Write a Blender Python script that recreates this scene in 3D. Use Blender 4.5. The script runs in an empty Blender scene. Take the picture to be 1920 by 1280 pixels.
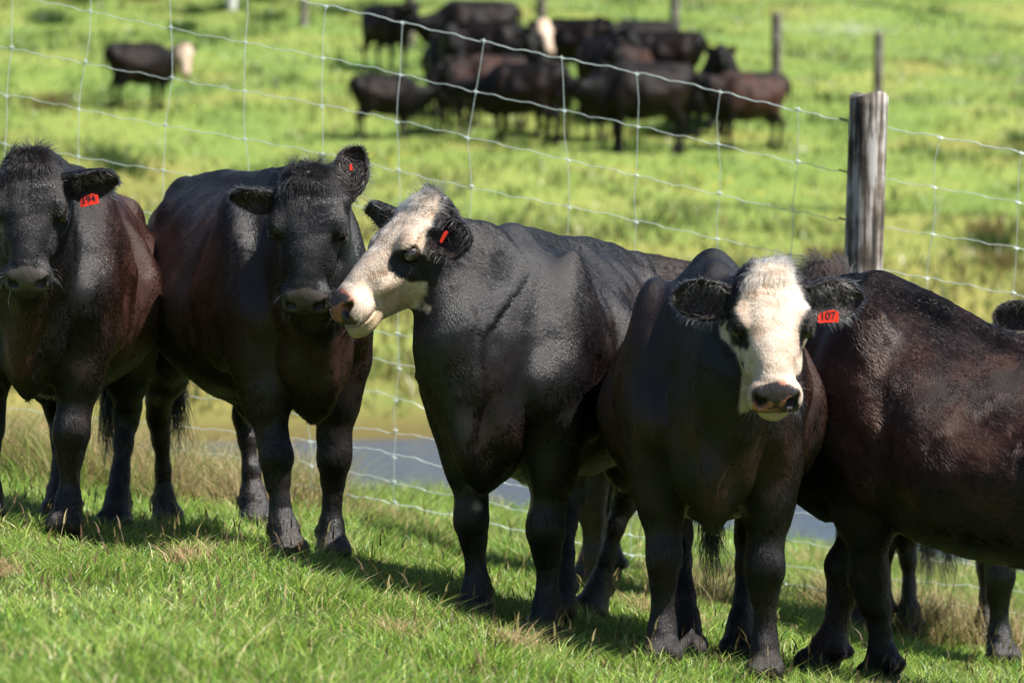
import bpy, math
import numpy as np
from mathutils import Vector, Matrix

SC = bpy.context.scene
COL = SC.collection
R = math.radians

# ------------------------------------------------------------------ camera
cam_d = bpy.data.cameras.new("camera")
cam = bpy.data.objects.new("camera", cam_d)
COL.objects.link(cam)
cam.location = (0, 0, 0)
cam.rotation_euler = (R(90 - 2.98), 0, 0)
cam_d.sensor_width = 36.0
cam_d.lens = 36.0 * 7000 / 1920
cam_d.clip_start = 0.5
cam_d.clip_end = 1000
cam_d.dof.use_dof = True
cam_d.dof.focus_distance = 11.6
cam_d.dof.aperture_fstop = 3.9
cam_d.dof.aperture_blades = 0
SC.camera = cam

# ------------------------------------------------------------------ sky and sun
SUN_EL, SUN_AZ = 53.0, 114.0          # azimuth from +Y towards +X
W = bpy.data.worlds.new("World")
SC.world = W
W.use_nodes = True
nt = W.node_tree
nt.nodes.clear()
sky = nt.nodes.new('ShaderNodeTexSky')
sky.sky_type = 'NISHITA'
sky.sun_disc = False
sky.sun_elevation = R(SUN_EL)
sky.sun_rotation = R(SUN_AZ)
sky.air_density = 1.0
sky.dust_density = 0.6
bg = nt.nodes.new('ShaderNodeBackground')
bg.inputs['Strength'].default_value = 0.055
wo = nt.nodes.new('ShaderNodeOutputWorld')
nt.links.new(sky.outputs[0], bg.inputs[0])
nt.links.new(bg.outputs[0], wo.inputs[0])
sd = bpy.data.lights.new("sun", 'SUN')
sd.energy = 5.0
sd.angle = R(0.5)
sd.color = (1.0, 0.95, 0.87)
sun = bpy.data.objects.new("sun", sd)
COL.objects.link(sun)
_sv = Vector((math.sin(R(SUN_AZ)) * math.cos(R(SUN_EL)), math.cos(R(SUN_AZ)) * math.cos(R(SUN_EL)), math.sin(R(SUN_EL))))
sun.rotation_euler = _sv.to_track_quat('Z', 'Y').to_euler()
SC.view_settings.view_transform = 'Standard'
SC.view_settings.look = 'None'
SC.view_settings.exposure = 1.0
SC.view_settings.gamma = 1.0
SC.cycles.max_bounces = 6
SC.cycles.diffuse_bounces = 3
SC.cycles.glossy_bounces = 3
SC.cycles.transmission_bounces = 4
SC.cycles.transparent_max_bounces = 6
SC.cycles.caustics_reflective = False
SC.cycles.caustics_refractive = False

# ------------------------------------------------------------------ helpers
def tag(o, label=None, cat=None, group=None, kind=None):
    if label: o['label'] = label
    if cat: o['category'] = cat
    if group: o['group'] = group
    if kind: o['kind'] = kind
    return o

def link(name, data, parent=None):
    o = bpy.data.objects.new(name, data)
    COL.objects.link(o)
    if parent is not None: o.parent = parent
    return o

def np_mesh(name, V, F, mats=(), cols=None, smooth=True, extra=None):
    """V (n,3); F list of (m,k) index arrays"""
    me = bpy.data.meshes.new(name)
    V = np.asarray(V, np.float32)
    if not isinstance(F, (list, tuple)): F = [F]
    F = [np.asarray(f, np.int32) for f in F if len(f)]
    me.vertices.add(len(V))
    me.vertices.foreach_set('co', V.ravel())
    loops = np.concatenate([f.ravel() for f in F])
    tot = np.concatenate([np.full(len(f), f.shape[1], np.int32) for f in F])
    start = np.concatenate([[0], np.cumsum(tot)[:-1]]).astype(np.int32)
    me.loops.add(len(loops))
    me.loops.foreach_set('vertex_index', loops)
    me.polygons.add(len(tot))
    me.polygons.foreach_set('loop_start', start)
    me.update(calc_edges=True)
    if smooth: me.polygons.foreach_set('use_smooth', np.ones(len(tot), bool))
    if cols is not None:
        a = me.color_attributes.new('col', 'FLOAT_COLOR', 'POINT')
        a.data.foreach_set('color', np.concatenate([cols, np.ones((len(V), 1))], 1).astype(np.float32).ravel())
    for k, v in (extra or {}).items():
        a = me.attributes.new(k, 'FLOAT', 'POINT')
        a.data.foreach_set('value', np.asarray(v, np.float32))
    for m in mats: me.materials.append(m)
    me.validate()
    return me

def _h(ix, iy, iz, s):
    n = (ix * 374761393 + iy * 668265263 + iz * 2147483647 + s * 1274126177) & 0xffffffff
    n = ((n ^ (n >> 13)) * 1274126177) & 0xffffffff
    n = ((n ^ (n >> 16)) * 2246822519) & 0xffffffff
    return ((n ^ (n >> 15)) & 0xffffff) / float(0xffffff)

def noise(P, sc=1.0, seed=0):
    """value noise 0..1, P (n,3)"""
    Q = np.asarray(P, np.float64) * sc
    I = np.floor(Q).astype(np.int64)
    f = Q - I
    f = f * f * (3 - 2 * f)
    r = 0
    for dx in (0, 1):
        for dy in (0, 1):
            for dz in (0, 1):
                w = (f[:, 0] if dx else 1 - f[:, 0]) * (f[:, 1] if dy else 1 - f[:, 1]) * (f[:, 2] if dz else 1 - f[:, 2])
                r = r + w * _h(I[:, 0] + dx, I[:, 1] + dy, I[:, 2] + dz, seed)
    return r

def fbm(P, sc, seed=0, o=3):
    r, a, t = 0, 1.0, 0
    for i in range(o):
        r = r + a * noise(P, sc * 2 ** i, seed + 17 * i); t += a; a *= .5
    return r / t

def sstep(a, b, x):
    t = np.clip((x - a) / (b - a), 0, 1)
    return t * t * (3 - 2 * t)

def unit(v):
    v = np.asarray(v, float)
    return v / (np.linalg.norm(v, axis=-1, keepdims=True) + 1e-12)

# ------------------------------------------------------------------ material helpers
def mat(name):
    m = bpy.data.materials.new(name)
    m.use_nodes = True
    m.node_tree.nodes.clear()
    return m, m.node_tree.nodes, m.node_tree.links

def plain(name, col, rough=.5, metal=0., spec=.5, noise_amt=0., nscale=30., bump=0.):
    m, N, L = mat(name)
    o = N.new('ShaderNodeOutputMaterial'); b = N.new('ShaderNodeBsdfPrincipled')
    b.inputs['Roughness'].default_value = rough
    b.inputs['Metallic'].default_value = metal
    b.inputs['Specular IOR Level'].default_value = spec
    b.inputs['Base Color'].default_value = (*col, 1)
    L.new(b.outputs[0], o.inputs[0])
    if noise_amt or bump:
        tc = N.new('ShaderNodeTexCoord'); n = N.new('ShaderNodeTexNoise')
        n.inputs['Scale'].default_value = nscale; n.inputs['Detail'].default_value = 5
        L.new(tc.outputs['Object'], n.inputs['Vector'])
        if noise_amt:
            r = N.new('ShaderNodeMapRange')
            r.inputs['To Min'].default_value = 1 - noise_amt; r.inputs['To Max'].default_value = 1 + noise_amt
            L.new(n.outputs['Fac'], r.inputs['Value'])
            v = N.new('ShaderNodeVectorMath'); v.operation = 'SCALE'
            v.inputs[0].default_value = col
            L.new(r.outputs[0], v.inputs['Scale']); L.new(v.outputs[0], b.inputs['Base Color'])
        if bump:
            bp = N.new('ShaderNodeBump'); bp.inputs['Strength'].default_value = bump; bp.inputs['Distance'].default_value = .01
            L.new(n.outputs['Fac'], bp.inputs['Height']); L.new(bp.outputs[0], b.inputs['Normal'])
    return m

def skin_material():
    """short sleek coat lying on the hide; 'wet' marks the moist nose, 'gloss' how sleek the coat is"""
    m, N, L = mat('cow_skin')
    o = N.new('ShaderNodeOutputMaterial'); b = N.new('ShaderNodeBsdfPrincipled')
    a = N.new('ShaderNodeAttribute'); a.attribute_name = 'col'
    w = N.new('ShaderNodeAttribute'); w.attribute_name = 'wet'
    g = N.new('ShaderNodeAttribute'); g.attribute_name = 'gloss'
    tc = N.new('ShaderNodeTexCoord')
    mp = N.new('ShaderNodeMapping'); mp.inputs['Scale'].default_value = (85, 85, 9); mp.inputs['Rotation'].default_value = (0, R(22), 0)
    L.new(tc.outputs['Object'], mp.inputs['Vector'])
    n = N.new('ShaderNodeTexNoise'); n.inputs['Scale'].default_value = 3.2; n.inputs['Detail'].default_value = 4; n.inputs['Roughness'].default_value = .6
    L.new(mp.outputs[0], n.inputs['Vector'])
    n2 = N.new('ShaderNodeTexNoise'); n2.inputs['Scale'].default_value = 22; n2.inputs['Detail'].default_value = 5; n2.inputs['Distortion'].default_value = .6
    L.new(tc.outputs['Object'], n2.inputs['Vector'])
    n3 = N.new('ShaderNodeTexNoise'); n3.inputs['Scale'].default_value = 5; n3.inputs['Detail'].default_value = 4
    L.new(tc.outputs['Object'], n3.inputs['Vector'])
    # roughness = mix(.62 dull .. .34 sleek) with large soft variation, .2 where wet
    mg = N.new('ShaderNodeMapRange'); mg.inputs['To Min'].default_value = .52; mg.inputs['To Max'].default_value = .27
    L.new(g.outputs['Fac'], mg.inputs['Value'])
    va = N.new('ShaderNodeMath'); va.operation = 'MULTIPLY_ADD'; va.inputs[1].default_value = .35; L.new(n3.outputs['Fac'], va.inputs[0])
    sb = N.new('ShaderNodeMath'); sb.operation = 'SUBTRACT'; sb.inputs[1].default_value = .17
    L.new(mg.outputs[0], sb.inputs[0]); L.new(sb.outputs[0], va.inputs[2])
    mr = N.new('ShaderNodeMix'); mr.data_type = 'FLOAT'
    L.new(w.outputs['Fac'], mr.inputs[0]); L.new(va.outputs[0], mr.inputs[2]); mr.inputs[3].default_value = .2
    L.new(mr.outputs[0], b.inputs['Roughness'])
    L.new(a.outputs['Color'], b.inputs['Base Color'])
    b1 = N.new('ShaderNodeBump'); b1.inputs['Strength'].default_value = .75; b1.inputs['Distance'].default_value = .006
    b2 = N.new('ShaderNodeBump'); b2.inputs['Strength'].default_value = .14; b2.inputs['Distance'].default_value = .008
    L.new(n.outputs['Fac'], b1.inputs['Height']); L.new(n2.outputs['Fac'], b2.inputs['Height'])
    L.new(b1.outputs[0], b2.inputs['Normal']); L.new(b2.outputs[0], b.inputs['Normal'])
    sp = N.new('ShaderNodeMapRange'); sp.inputs['To Min'].default_value = .16; sp.inputs['To Max'].default_value = .65
    mxw = N.new('ShaderNodeMath'); mxw.operation = 'MAXIMUM'; L.new(g.outputs['Fac'], mxw.inputs[0]); L.new(w.outputs['Fac'], mxw.inputs[1])
    L.new(mxw.outputs[0], sp.inputs['Value']); L.new(sp.outputs[0], b.inputs['Specular IOR Level'])
    b.inputs['Sheen Weight'].default_value = .0; b.inputs['Sheen Roughness'].default_value = .4
    b.inputs['Sheen Tint'].default_value = (.8, .75, .8, 1)
    L.new(b.outputs[0], o.inputs[0])
    return m

def hair_material():
    m, N, L = mat('cow_hair')
    o = N.new('ShaderNodeOutputMaterial'); b = N.new('ShaderNodeBsdfHairPrincipled')
    a = N.new('ShaderNodeAttribute'); a.attribute_name = 'col'
    L.new(a.outputs['Color'], b.inputs['Color'])
    b.inputs['Roughness'].default_value = .26
    b.inputs['IOR'].default_value = 1.36
    b.inputs['Radial Roughness'].default_value = .5
    L.new(b.outputs[0], o.inputs[0])
    return m

def blade_material(name, rough=.4, trans=.45):
    m, N, L = mat(name)
    o = N.new('ShaderNodeOutputMaterial'); b = N.new('ShaderNodeBsdfPrincipled')
    a = N.new('ShaderNodeAttribute'); a.attribute_name = 'col'
    t = N.new('ShaderNodeBsdfTranslucent'); mx = N.new('ShaderNodeMixShader')
    mx.inputs[0].default_value = trans
    L.new(a.outputs['Color'], b.inputs['Base Color']); L.new(a.outputs['Color'], t.inputs['Color'])
    b.inputs['Roughness'].default_value = rough; b.inputs['Specular IOR Level'].default_value = .5
    L.new(b.outputs[0], mx.inputs[1]); L.new(t.outputs[0], mx.inputs[2]); L.new(mx.outputs[0], o.inputs[0])
    return m

M_SKIN = skin_material()
M_HAIR = hair_material()
M_BLADE = blade_material('grass_blade')
M_DRY = blade_material('dry_grass', .6, .3)
M_EYE = plain('cow_eye', (.014, .008, .005), .03, spec=1.)
M_TAG = plain('ear_tag_red', (.85, .035, .010), .35)
M_INK = plain('tag_ink', (.02, .01, .02), .6)
M_WIRE = plain('galvanised_wire', (.62, .72, .72), .35, .35, noise_amt=.15, nscale=8)

# ------------------------------------------------------------------ ground shape
def g_near(x, y):
    return -1.51 - .16 * np.clip(x, -9, 9) - .05 * (y - 11.7) + .075 * np.exp(-((x + .72) / .5) ** 2 - ((y - 12.2) / 3) ** 2)

WATER = -3.1
def g_far(x, y):
    h = np.interp(y, [30, 38, 41, 50, 70, 90, 106, 130, 300], [-3.9, -3.35, -2.95, -1.75, .55, 3.2, 5.3, 6.8, 9])
    return h - .03 * np.clip(x, -40, 40)

def ground(x, y):
    x = np.asarray(x, float); y = np.asarray(y, float)
    crest = 19.0 + .7 * np.clip(x, -3, 3)
    a = g_near(x, np.minimum(y, crest))
    t = sstep(0, 1, (y - crest) / 3.4)
    n = (noise(np.stack([x, y, y * 0], -1).reshape(-1, 3), 1.3, 3).reshape(x.shape) - .5) * .05
    lo = -3.9 + 0 * a
    near = a * (1 - t) + lo * t + n
    u = sstep(30, 34, y)
    far = g_far(x, y)
    nf = (noise(np.stack([x, y, y * 0], -1).reshape(-1, 3), .25, 5).reshape(x.shape) - .5) * .5 * sstep(40, 50, y)
    return near * (1 - u) + (far + nf) * u

def ground_material():
    m, N, L = mat('pasture_soil')
    o = N.new('ShaderNodeOutputMaterial'); b = N.new('ShaderNodeBsdfPrincipled')
    tc = N.new('ShaderNodeTexCoord')
    def ns(scale, det=4, dist=0.):
        n = N.new('ShaderNodeTexNoise'); n.inputs['Scale'].default_value = scale; n.inputs['Detail'].default_value = det
        n.inputs['Distortion'].default_value = dist
        L.new(tc.outputs['Object'], n.inputs['Vector']); return n
    def ramp(src, stops):
        r = N.new('ShaderNodeValToRGB')
        el = r.color_ramp.elements
        while len(el) > 1: el.remove(el[-1])
        el[0].position = stops[0][0]; el[0].color = (*stops[0][1], 1)
        for p, c in stops[1:]:
            e = el.new(p); e.color = (*c, 1)
        L.new(src, r.inputs[0]); return r
    n1 = ns(.35, 5, .4); n2 = ns(1.6, 5); n3 = ns(9, 4); n4 = ns(60, 3)
    r1 = ramp(n1.outputs['Fac'], [(.30, (.125, .205, .052)), (.5, (.175, .240, .058)), (.68, (.240, .270, .075))])
    r2 = ramp(n2.outputs['Fac'], [(.33, (.86, .89, .86)), (.5, (.98, .98, .97)), (.66, (1.08, 1.05, 1.03))])
    mx = N.new('ShaderNodeMix'); mx.data_type = 'RGBA'; mx.blend_type = 'MULTIPLY'; mx.inputs[0].default_value = 1
    L.new(r1.outputs[0], mx.inputs[6]); L.new(r2.outputs[0], mx.inputs[7])
    r3 = ramp(n3.outputs['Fac'], [(.3, (.82, .85, .82)), (.7, (1.12, 1.10, 1.05))])
    mx2 = N.new('ShaderNodeMix'); mx2.data_type = 'RGBA'; mx2.blend_type = 'MULTIPLY'; mx2.inputs[0].default_value = .8
    L.new(mx.outputs[2], mx2.inputs[6]); L.new(r3.outputs[0], mx2.inputs[7])
    # dry, brownish sward near the banks; bare earth at water level
    a = N.new('ShaderNodeAttribute'); a.attribute_name = 'dry'
    m3 = N.new('ShaderNodeMix'); m3.data_type = 'RGBA'; L.new(a.outputs['Fac'], m3.inputs[0])
    L.new(mx2.outputs[2], m3.inputs[6])
    r5 = ramp(n3.outputs['Fac'], [(.35, (.15, .15, .035)), (.6, (.30, .24, .08))])
    L.new(r5.outputs[0], m3.inputs[7])
    a2 = N.new('ShaderNodeAttribute'); a2.attribute_name = 'mud'
    m4 = N.new('ShaderNodeMix'); m4.data_type = 'RGBA'; L.new(a2.outputs['Fac'], m4.inputs[0])
    L.new(m3.outputs[2], m4.inputs[6]); m4.inputs[7].default_value = (.12, .095, .035, 1)
    a3 = N.new('ShaderNodeAttribute'); a3.attribute_name = 'near'
    m5 = N.new('ShaderNodeMix'); m5.data_type = 'RGBA'; L.new(a3.outputs['Fac'], m5.inputs[0])
    L.new(m4.outputs[2], m5.inputs[6]); m5.inputs[7].default_value = (.055, .075, .02, 1)
    L.new(m5.outputs[2], b.inputs['Base Color'])
    b.inputs['Roughness'].default_value = .9; b.inputs['Specular IOR Level'].default_value = .1
    bp = N.new('ShaderNodeBump'); bp.inputs['Strength'].default_value = .4; bp.inputs['Distance'].default_value = .05
    L.new(n3.outputs['Fac'], bp.inputs['Height']); L.new(bp.outputs[0], b.inputs['Normal'])
    L.new(b.outputs[0], o.inputs[0])
    return m

def build_ground():
    ys = np.concatenate([np.arange(-4, 7, 1.), np.arange(7, 27, .14), np.arange(27, 60, .5), np.arange(60, 130, 1.2), np.arange(130, 301, 8)])
    xs = np.concatenate([np.arange(-90, -12, 3.), np.arange(-12, -4, .4), np.arange(-4, 4, .12), np.arange(4, 12, .4), np.arange(12, 91, 3.)])
    X, Y = np.meshgrid(xs, ys)
    Z = ground(X, Y)
    V = np.stack([X, Y, Z], -1).reshape(-1, 3)
    ny, nx = X.shape
    i = np.arange(ny - 1)[:, None] * nx + np.arange(nx - 1)[None]
    F = np.stack([i, i + 1, i + nx + 1, i + nx], -1).reshape(-1, 4)
    y = V[:, 1]; z = V[:, 2]
    nn = fbm(V * [1, 1, 0], .35, 9)
    dry = sstep(62, 43, y + 1.2 * (V[:, 0] < 0) * -V[:, 0] * -1) * sstep(38, 42, y) * sstep(.30, .65, nn) * .95
    dry = np.maximum(dry, sstep(.64, .8, nn) * sstep(40, 50, y) * .7)
    mud = (1 - sstep(WATER + .0, WATER + .35, z)) * (y > 16)
    near = 1 - sstep(22, 25, y)
    me = np_mesh('ground', V, F, [ground_material()], extra={'dry': dry, 'mud': mud, 'near': near})
    o = link('ground', me); tag(o, kind='structure')
    return o

def build_water():
    m, N, L = mat('stream_water')
    o = N.new('ShaderNodeOutputMaterial'); b = N.new('ShaderNodeBsdfPrincipled')
    b.inputs['Base Color'].default_value = (.05, .075, .14, 1)
    b.inputs['Roughness'].default_value = .12
    b.inputs['IOR'].default_value = 1.33
    b.inputs['Specular IOR Level'].default_value = .8
    tc = N.new('ShaderNodeTexCoord'); n = N.new('ShaderNodeTexNoise'); n.inputs['Scale'].default_value = 5; n.inputs['Detail'].default_value = 4
    L.new(tc.outputs['Object'], n.inputs['Vector'])
    bp = N.new('ShaderNodeBump'); bp.inputs['Strength'].default_value = .8; bp.inputs['Distance'].default_value = .05
    L.new(n.outputs['Fac'], bp.inputs['Height']); L.new(bp.outputs[0], b.inputs['Normal'])
    L.new(b.outputs[0], o.inputs[0])
    V = [(-80, 17, WATER), (80, 17, WATER), (80, 46, WATER), (-80, 46, WATER)]
    ob = link('water', np_mesh('water', V, np.array([[0, 1, 2, 3]]), [m], smooth=False)); tag(ob, kind='structure')

# ------------------------------------------------------------------ signed-distance modelling of the cattle
def ell(c, r, Rm=None):
    c = np.array(c, float); r = np.array(r, float)
    rad = float(max(r))
    def f(P):
        Q = P - c
        if Rm is not None: Q = Q @ Rm
        k0 = np.sqrt(((Q / r) ** 2).sum(1)) + 1e-9
        k1 = np.sqrt(((Q / (r * r)) ** 2).sum(1)) + 1e-9
        return k0 * (k0 - 1) / k1
    return f, c - rad, c + rad

def cap(a, b, ra, rb, side=None, sc=1.0):
    a = np.array(a, float); b = np.array(b, float)
    ba = b - a; bb = ba @ ba + 1e-12
    rm = max(ra, rb) * max(1, sc)
    s = None if side is None else unit(side)
    def f(P):
        Q = P - a
        h = np.clip(Q @ ba / bb, 0, 1)
        D = Q - h[:, None] * ba
        if s is not None:
            D = D + (D @ s)[:, None] * (1 / sc - 1) * s
        l = np.sqrt((D ** 2).sum(1))
        r = ra + (rb - ra) * h
        d = l - r
        return d * (min(1, sc) * .7 + .3) if s is not None else d
    return f, np.minimum(a, b) - rm, np.maximum(a, b) + rm

def loft(tab, n_up=2.2, n_dn=2.2):
    """tab rows: x, top, bottom, halfwidth, zc(0..1 height of the widest point)"""
    T = np.array(tab, float)
    xs = T[:, 0]
    xx = np.linspace(xs[0], xs[-1], 240)
    def cr(col):                                  # smooth interpolation
        y = np.interp(xx, xs, T[:, col]); k = np.hanning(25); k /= k.sum()
        return np.convolve(np.pad(y, 12, mode='edge'), k, 'valid')
    top, bot, hw, zc = cr(1), cr(2), cr(3), cr(4)
    lo = np.array([xs[0], -max(T[:, 3]), min(T[:, 2])]); hi = np.array([xs[-1], max(T[:, 3]), max(T[:, 1])])
    def f(P):
        x = P[:, 0]
        t = np.interp(x, xx, top); b = np.interp(x, xx, bot); w = np.interp(x, xx, hw); c = b + (t - b) * np.interp(x, xx, zc)
        z = P[:, 2] - c
        hz = np.where(z > 0, t - c, c - b)
        nd = n_dn if np.isscalar(n_dn) else np.interp(x, n_dn[0], n_dn[1])
        n = np.where(z > 0, n_up, nd)
        q = ((np.abs(P[:, 1]) / w + 1e-9) ** n + (np.abs(z) / hz + 1e-9) ** n) ** (1 / n)
        d = (q - 1) * np.minimum(w, hz) * .9
        ex = np.maximum(np.maximum(xs[0] - x, x - xs[-1]), 0)
        return np.where(ex > 0, np.sqrt(np.maximum(d, 0) ** 2 + ex ** 2), d)
    return f, lo, hi

def evaluate(prims, P, toloc):
    """prims: list of (space, (f,lo,hi), op, k); toloc[space] maps P to that space"""
    D = np.full(len(P), .25)
    CH = 6000
    for c0 in range(0, len(P), CH):
        sl = slice(c0, min(c0 + CH, len(P)))
        PL = {sp: fn(P[sl]) for sp, fn in toloc.items()}
        BB = {sp: (Q.min(0), Q.max(0)) for sp, Q in PL.items()}
        Dc = D[sl]
        for sp, (f, lo, hi), op, k in prims:
            m = k + .05
            l, h_ = BB[sp]
            if (l > hi + m).any() or (h_ < lo - m).any(): continue
            Q = PL[sp]
            ok = (Q[:, 0] > lo[0] - m) & (Q[:, 0] < hi[0] + m) & (Q[:, 1] > lo[1] - m) & (Q[:, 1] < hi[1] + m) & (Q[:, 2] > lo[2] - m) & (Q[:, 2] < hi[2] + m)
            idx = np.nonzero(ok)[0]
            if not len(idx): continue
            d = f(Q[idx]); a = Dc[idx]
            if op == 'u':
                h = np.maximum(k - np.abs(a - d), 0) / k
                Dc[idx] = np.minimum(a, d) - h * h * k * .25
            else:
                h = np.maximum(k - np.abs(-d - a), 0) / k
                Dc[idx] = np.maximum(a, -d) + h * h * k * .25
    return D

def surface_nets(D, o, s):
    nx, ny, nz = D.shape
    B = D < 0
    def C(i, j, k): return B[i:nx - 1 + i, j:ny - 1 + j, k:nz - 1 + k]
    cnt = sum(C(i, j, k).astype(np.int8) for i in (0, 1) for j in (0, 1) for k in (0, 1))
    act = (cnt > 0) & (cnt < 8)
    ids = -np.ones(act.shape, np.int64)
    I = np.argwhere(act)
    ids[act] = np.arange(len(I))
    S = np.zeros((len(I), 3)); n = np.zeros(len(I))
    cor = [(i, j, k) for i in (0, 1) for j in (0, 1) for k in (0, 1)]
    for a in cor:
        for ax in range(3):
            if a[ax]: continue
            b = list(a); b[ax] = 1
            da = D[I[:, 0] + a[0], I[:, 1] + a[1], I[:, 2] + a[2]]
            db = D[I[:, 0] + b[0], I[:, 1] + b[1], I[:, 2] + b[2]]
            c = (da < 0) != (db < 0)
            t = np.where(c, da / np.where(c, da - db, 1), 0)
            p = np.array(a, float)[None] + np.zeros((len(I), 3)); p[:, ax] += t
            S += p * c[:, None]; n += c
    V = (I + S / n[:, None]) * s + o
    F = []
    for ax in range(3):
        sl0 = [slice(None)] * 3; sl1 = [slice(None)] * 3
        sl0[ax] = slice(0, -1); sl1[ax] = slice(1, None)
        a = B[tuple(sl0)]; b = B[tuple(sl1)]
        E = np.argwhere(a != b)
        u, v = (ax + 1) % 3, (ax + 2) % 3
        ok = (E[:, u] > 0) & (E[:, v] > 0) & (E[:, u] < D.shape[u] - 1) & (E[:, v] < D.shape[v] - 1)
        E = E[ok]
        inside = a[tuple(E.T)]
        def cid(du, dv):
            q = E.copy(); q[:, u] -= du; q[:, v] -= dv
            return ids[tuple(q.T)]
        q = np.stack([cid(0, 0), cid(1, 0), cid(1, 1), cid(0, 1)], 1)
        q[~inside] = q[~inside][:, ::-1]
        F.append(q)
    return V, np.concatenate(F)

def relax(V, F, it=2, lam=.5):
    e = np.concatenate([F[:, [0, 1]], F[:, [1, 2]], F[:, [2, 3]], F[:, [3, 0]]])
    e = np.concatenate([e, e[:, ::-1]])
    n = len(V)
    cnt = np.bincount(e[:, 0], minlength=n)[:, None] + 1e-9
    for i in range(it):
        for l in (lam, -lam * 1.04):
            A = np.stack([np.bincount(e[:, 0], V[e[:, 1], k], n) for k in range(3)], 1) / cnt
            V = V + l * (A - V) * (cnt > 1)
    return V

def compact(V, F):
    u, inv = np.unique(F, return_inverse=True)
    return V[u], inv.reshape(F.shape), u

# --- leg chains, local: (x,y,z,r) from the trunk down, foot offset is blended in
def leg_points(kind, s, foot, depth):
    """foot: local xyz of hoof sole centre; s side sign"""
    if kind == 'front':
        base = [(.46, .170, .80, .125), (.445, .170, .66, .102), (.445, .160, .53, .080), (.452, .152, .40, .064), (.460, .152, .335, .062),
                (.452, .151, .27, .050), (.448, .150, .20, .039), (.446, .150, .13, .051), (.458, .150, .085, .048), (.47, .150, .04, .056)]
        rest = (.47, .150)
    else:
        base = [(-.42, .165, .86, .19), (-.40, .175, .68, .140), (-.47, .17, .56, .092), (-.575, .162, .46, .058), (-.61, .158, .40, .056),
                (-.592, .156, .32, .043), (-.578, .155, .21, .038), (-.572, .155, .13, .050), (-.56, .155, .085, .048), (-.545, .155, .04, .056)]
        rest = (-.545, .155)
    z0 = base[0][2]
    out = []
    for x, y, z, r in base:
        t = np.clip((z0 - z) / (z0 - .04), 0, 1)
        t = t ** .8
        zz = foot[2] + z * (1 - 0) if z < .14 else (foot[2] * t + z)
        r = r * (.86 if .09 < z < .5 else 1.)
        out.append((x + (foot[0] - rest[0]) * t, s * y + (foot[1] - s * rest[1]) * t, zz, r))
    return out

def head_prims(H):
    """cow head, head space: x from poll to nose, y to the animal's left, z out of the forehead"""
    hd = []
    def a(p, op='u', k=.03): hd.append(('h', p, op, k))
    a(loft([(.00, -.015, -.15, .070, .6), (.04, .008, -.19, .095, .6), (.10, .012, -.210, .106, .64), (.165, .006, -.222, .106, .68), (.22, 0, -.212, .088, .64),
            (.28, -.004, -.195, .075, .60), (.34, -.012, -.178, .057, .56), (.385, -.022, -.166, .057, .54), (.415, -.038, -.158, .057, .5), (.443, -.062, -.152, .053, .5)], 2.5, 1.65), k=.03)
    a(ell((.015, 0, -.045), (.050, .075, .060)), k=.05)
    a(ell((.408, 0, -.088), (.054, .064, .054)), k=.03)               # muzzle
    a(ell((.410, 0, -.148), (.055, .048, .028)), k=.02)               # lower lip, chin
    for s in (-1, 1):
        a(ell((.135, s * .070, -.15), (.085, .040, .085)), k=.05)      # cheek
        a(ell((.165, s * .096, -.030), (.045, .022, .020)), k=.03)     # brow
        a(ell((.185, s * .098, -.060), (.034, .024, .030)), k=.02)     # lids
        a(ell((.10, s * .088, -.075), (.05, .03, .035)), k=.04)        # temple / ear base
        a(ell((.26, s * .070, -.085), (.07, .016, .016)), k=.03)       # facial crest
        a(ell((.415, s * .048, -.088), (.038, .026, .040)), k=.03)     # upper lip flank
    for s in (-1, 1):
        a(ell((.190, s * .119, -.058), (.026, .024, .021)), 's', .007)   # eye opening
        a(ell((.235, s * .108, -.070), (.050, .016, .024)), 's', .03)      # tear trough
        a(ell((.125, s * .125, -.055), (.03, .02, .025)), 's', .03)
        c = np.array([[1, 0, 0], [0, math.cos(.5), -s * math.sin(.5)], [0, s * math.sin(.5), math.cos(.5)]])
        a(ell((.447, s * .041, -.068), (.028, .0150, .0195), c), 's', .008)  # nostril
        a(ell((.436, s * .056, -.060), (.016, .018, .009), c), 's', .010)
    a(ell((.44, 0, -.1215), (.075, .10, .0045)), 's', .010)             # mouth line
    a(ell((.468, 0, -.10), (.014, .004, .03)), 's', .010)                 # philtrum
    return hd

def frame(dir_, roll):
    x = unit(dir_)
    y = unit(np.cross([0, 0, 1], x))
    z = np.cross(x, y)
    c, s = math.cos(R(roll)), math.sin(R(roll))
    y2 = c * y + s * z; z2 = -s * y + c * z
    return np.stack([x, y2, z2], 0)                                    # rows = axes

TRUNK = [(-.80, 1.11, .92, .06, .6), (-.76, 1.16, .82, .13, .58), (-.68, 1.215, .70, .20, .55), (-.55, 1.24, .60, .225, .50), (-.40, 1.26, .54, .275, .46),
         (-.22, 1.25, .50, .345, .48), (0, 1.235, .465, .37, .45), (.18, 1.235, .465, .355, .46), (.34, 1.255, .48, .30, .52),
         (.46, 1.265, .50, .24, .55), (.58, 1.22, .53, .165, .55), (.68, 1.12, .55, .125, .5), (.75, 1.0, .56, .095, .45), (.80, .90, .62, .05, .45)]

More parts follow.
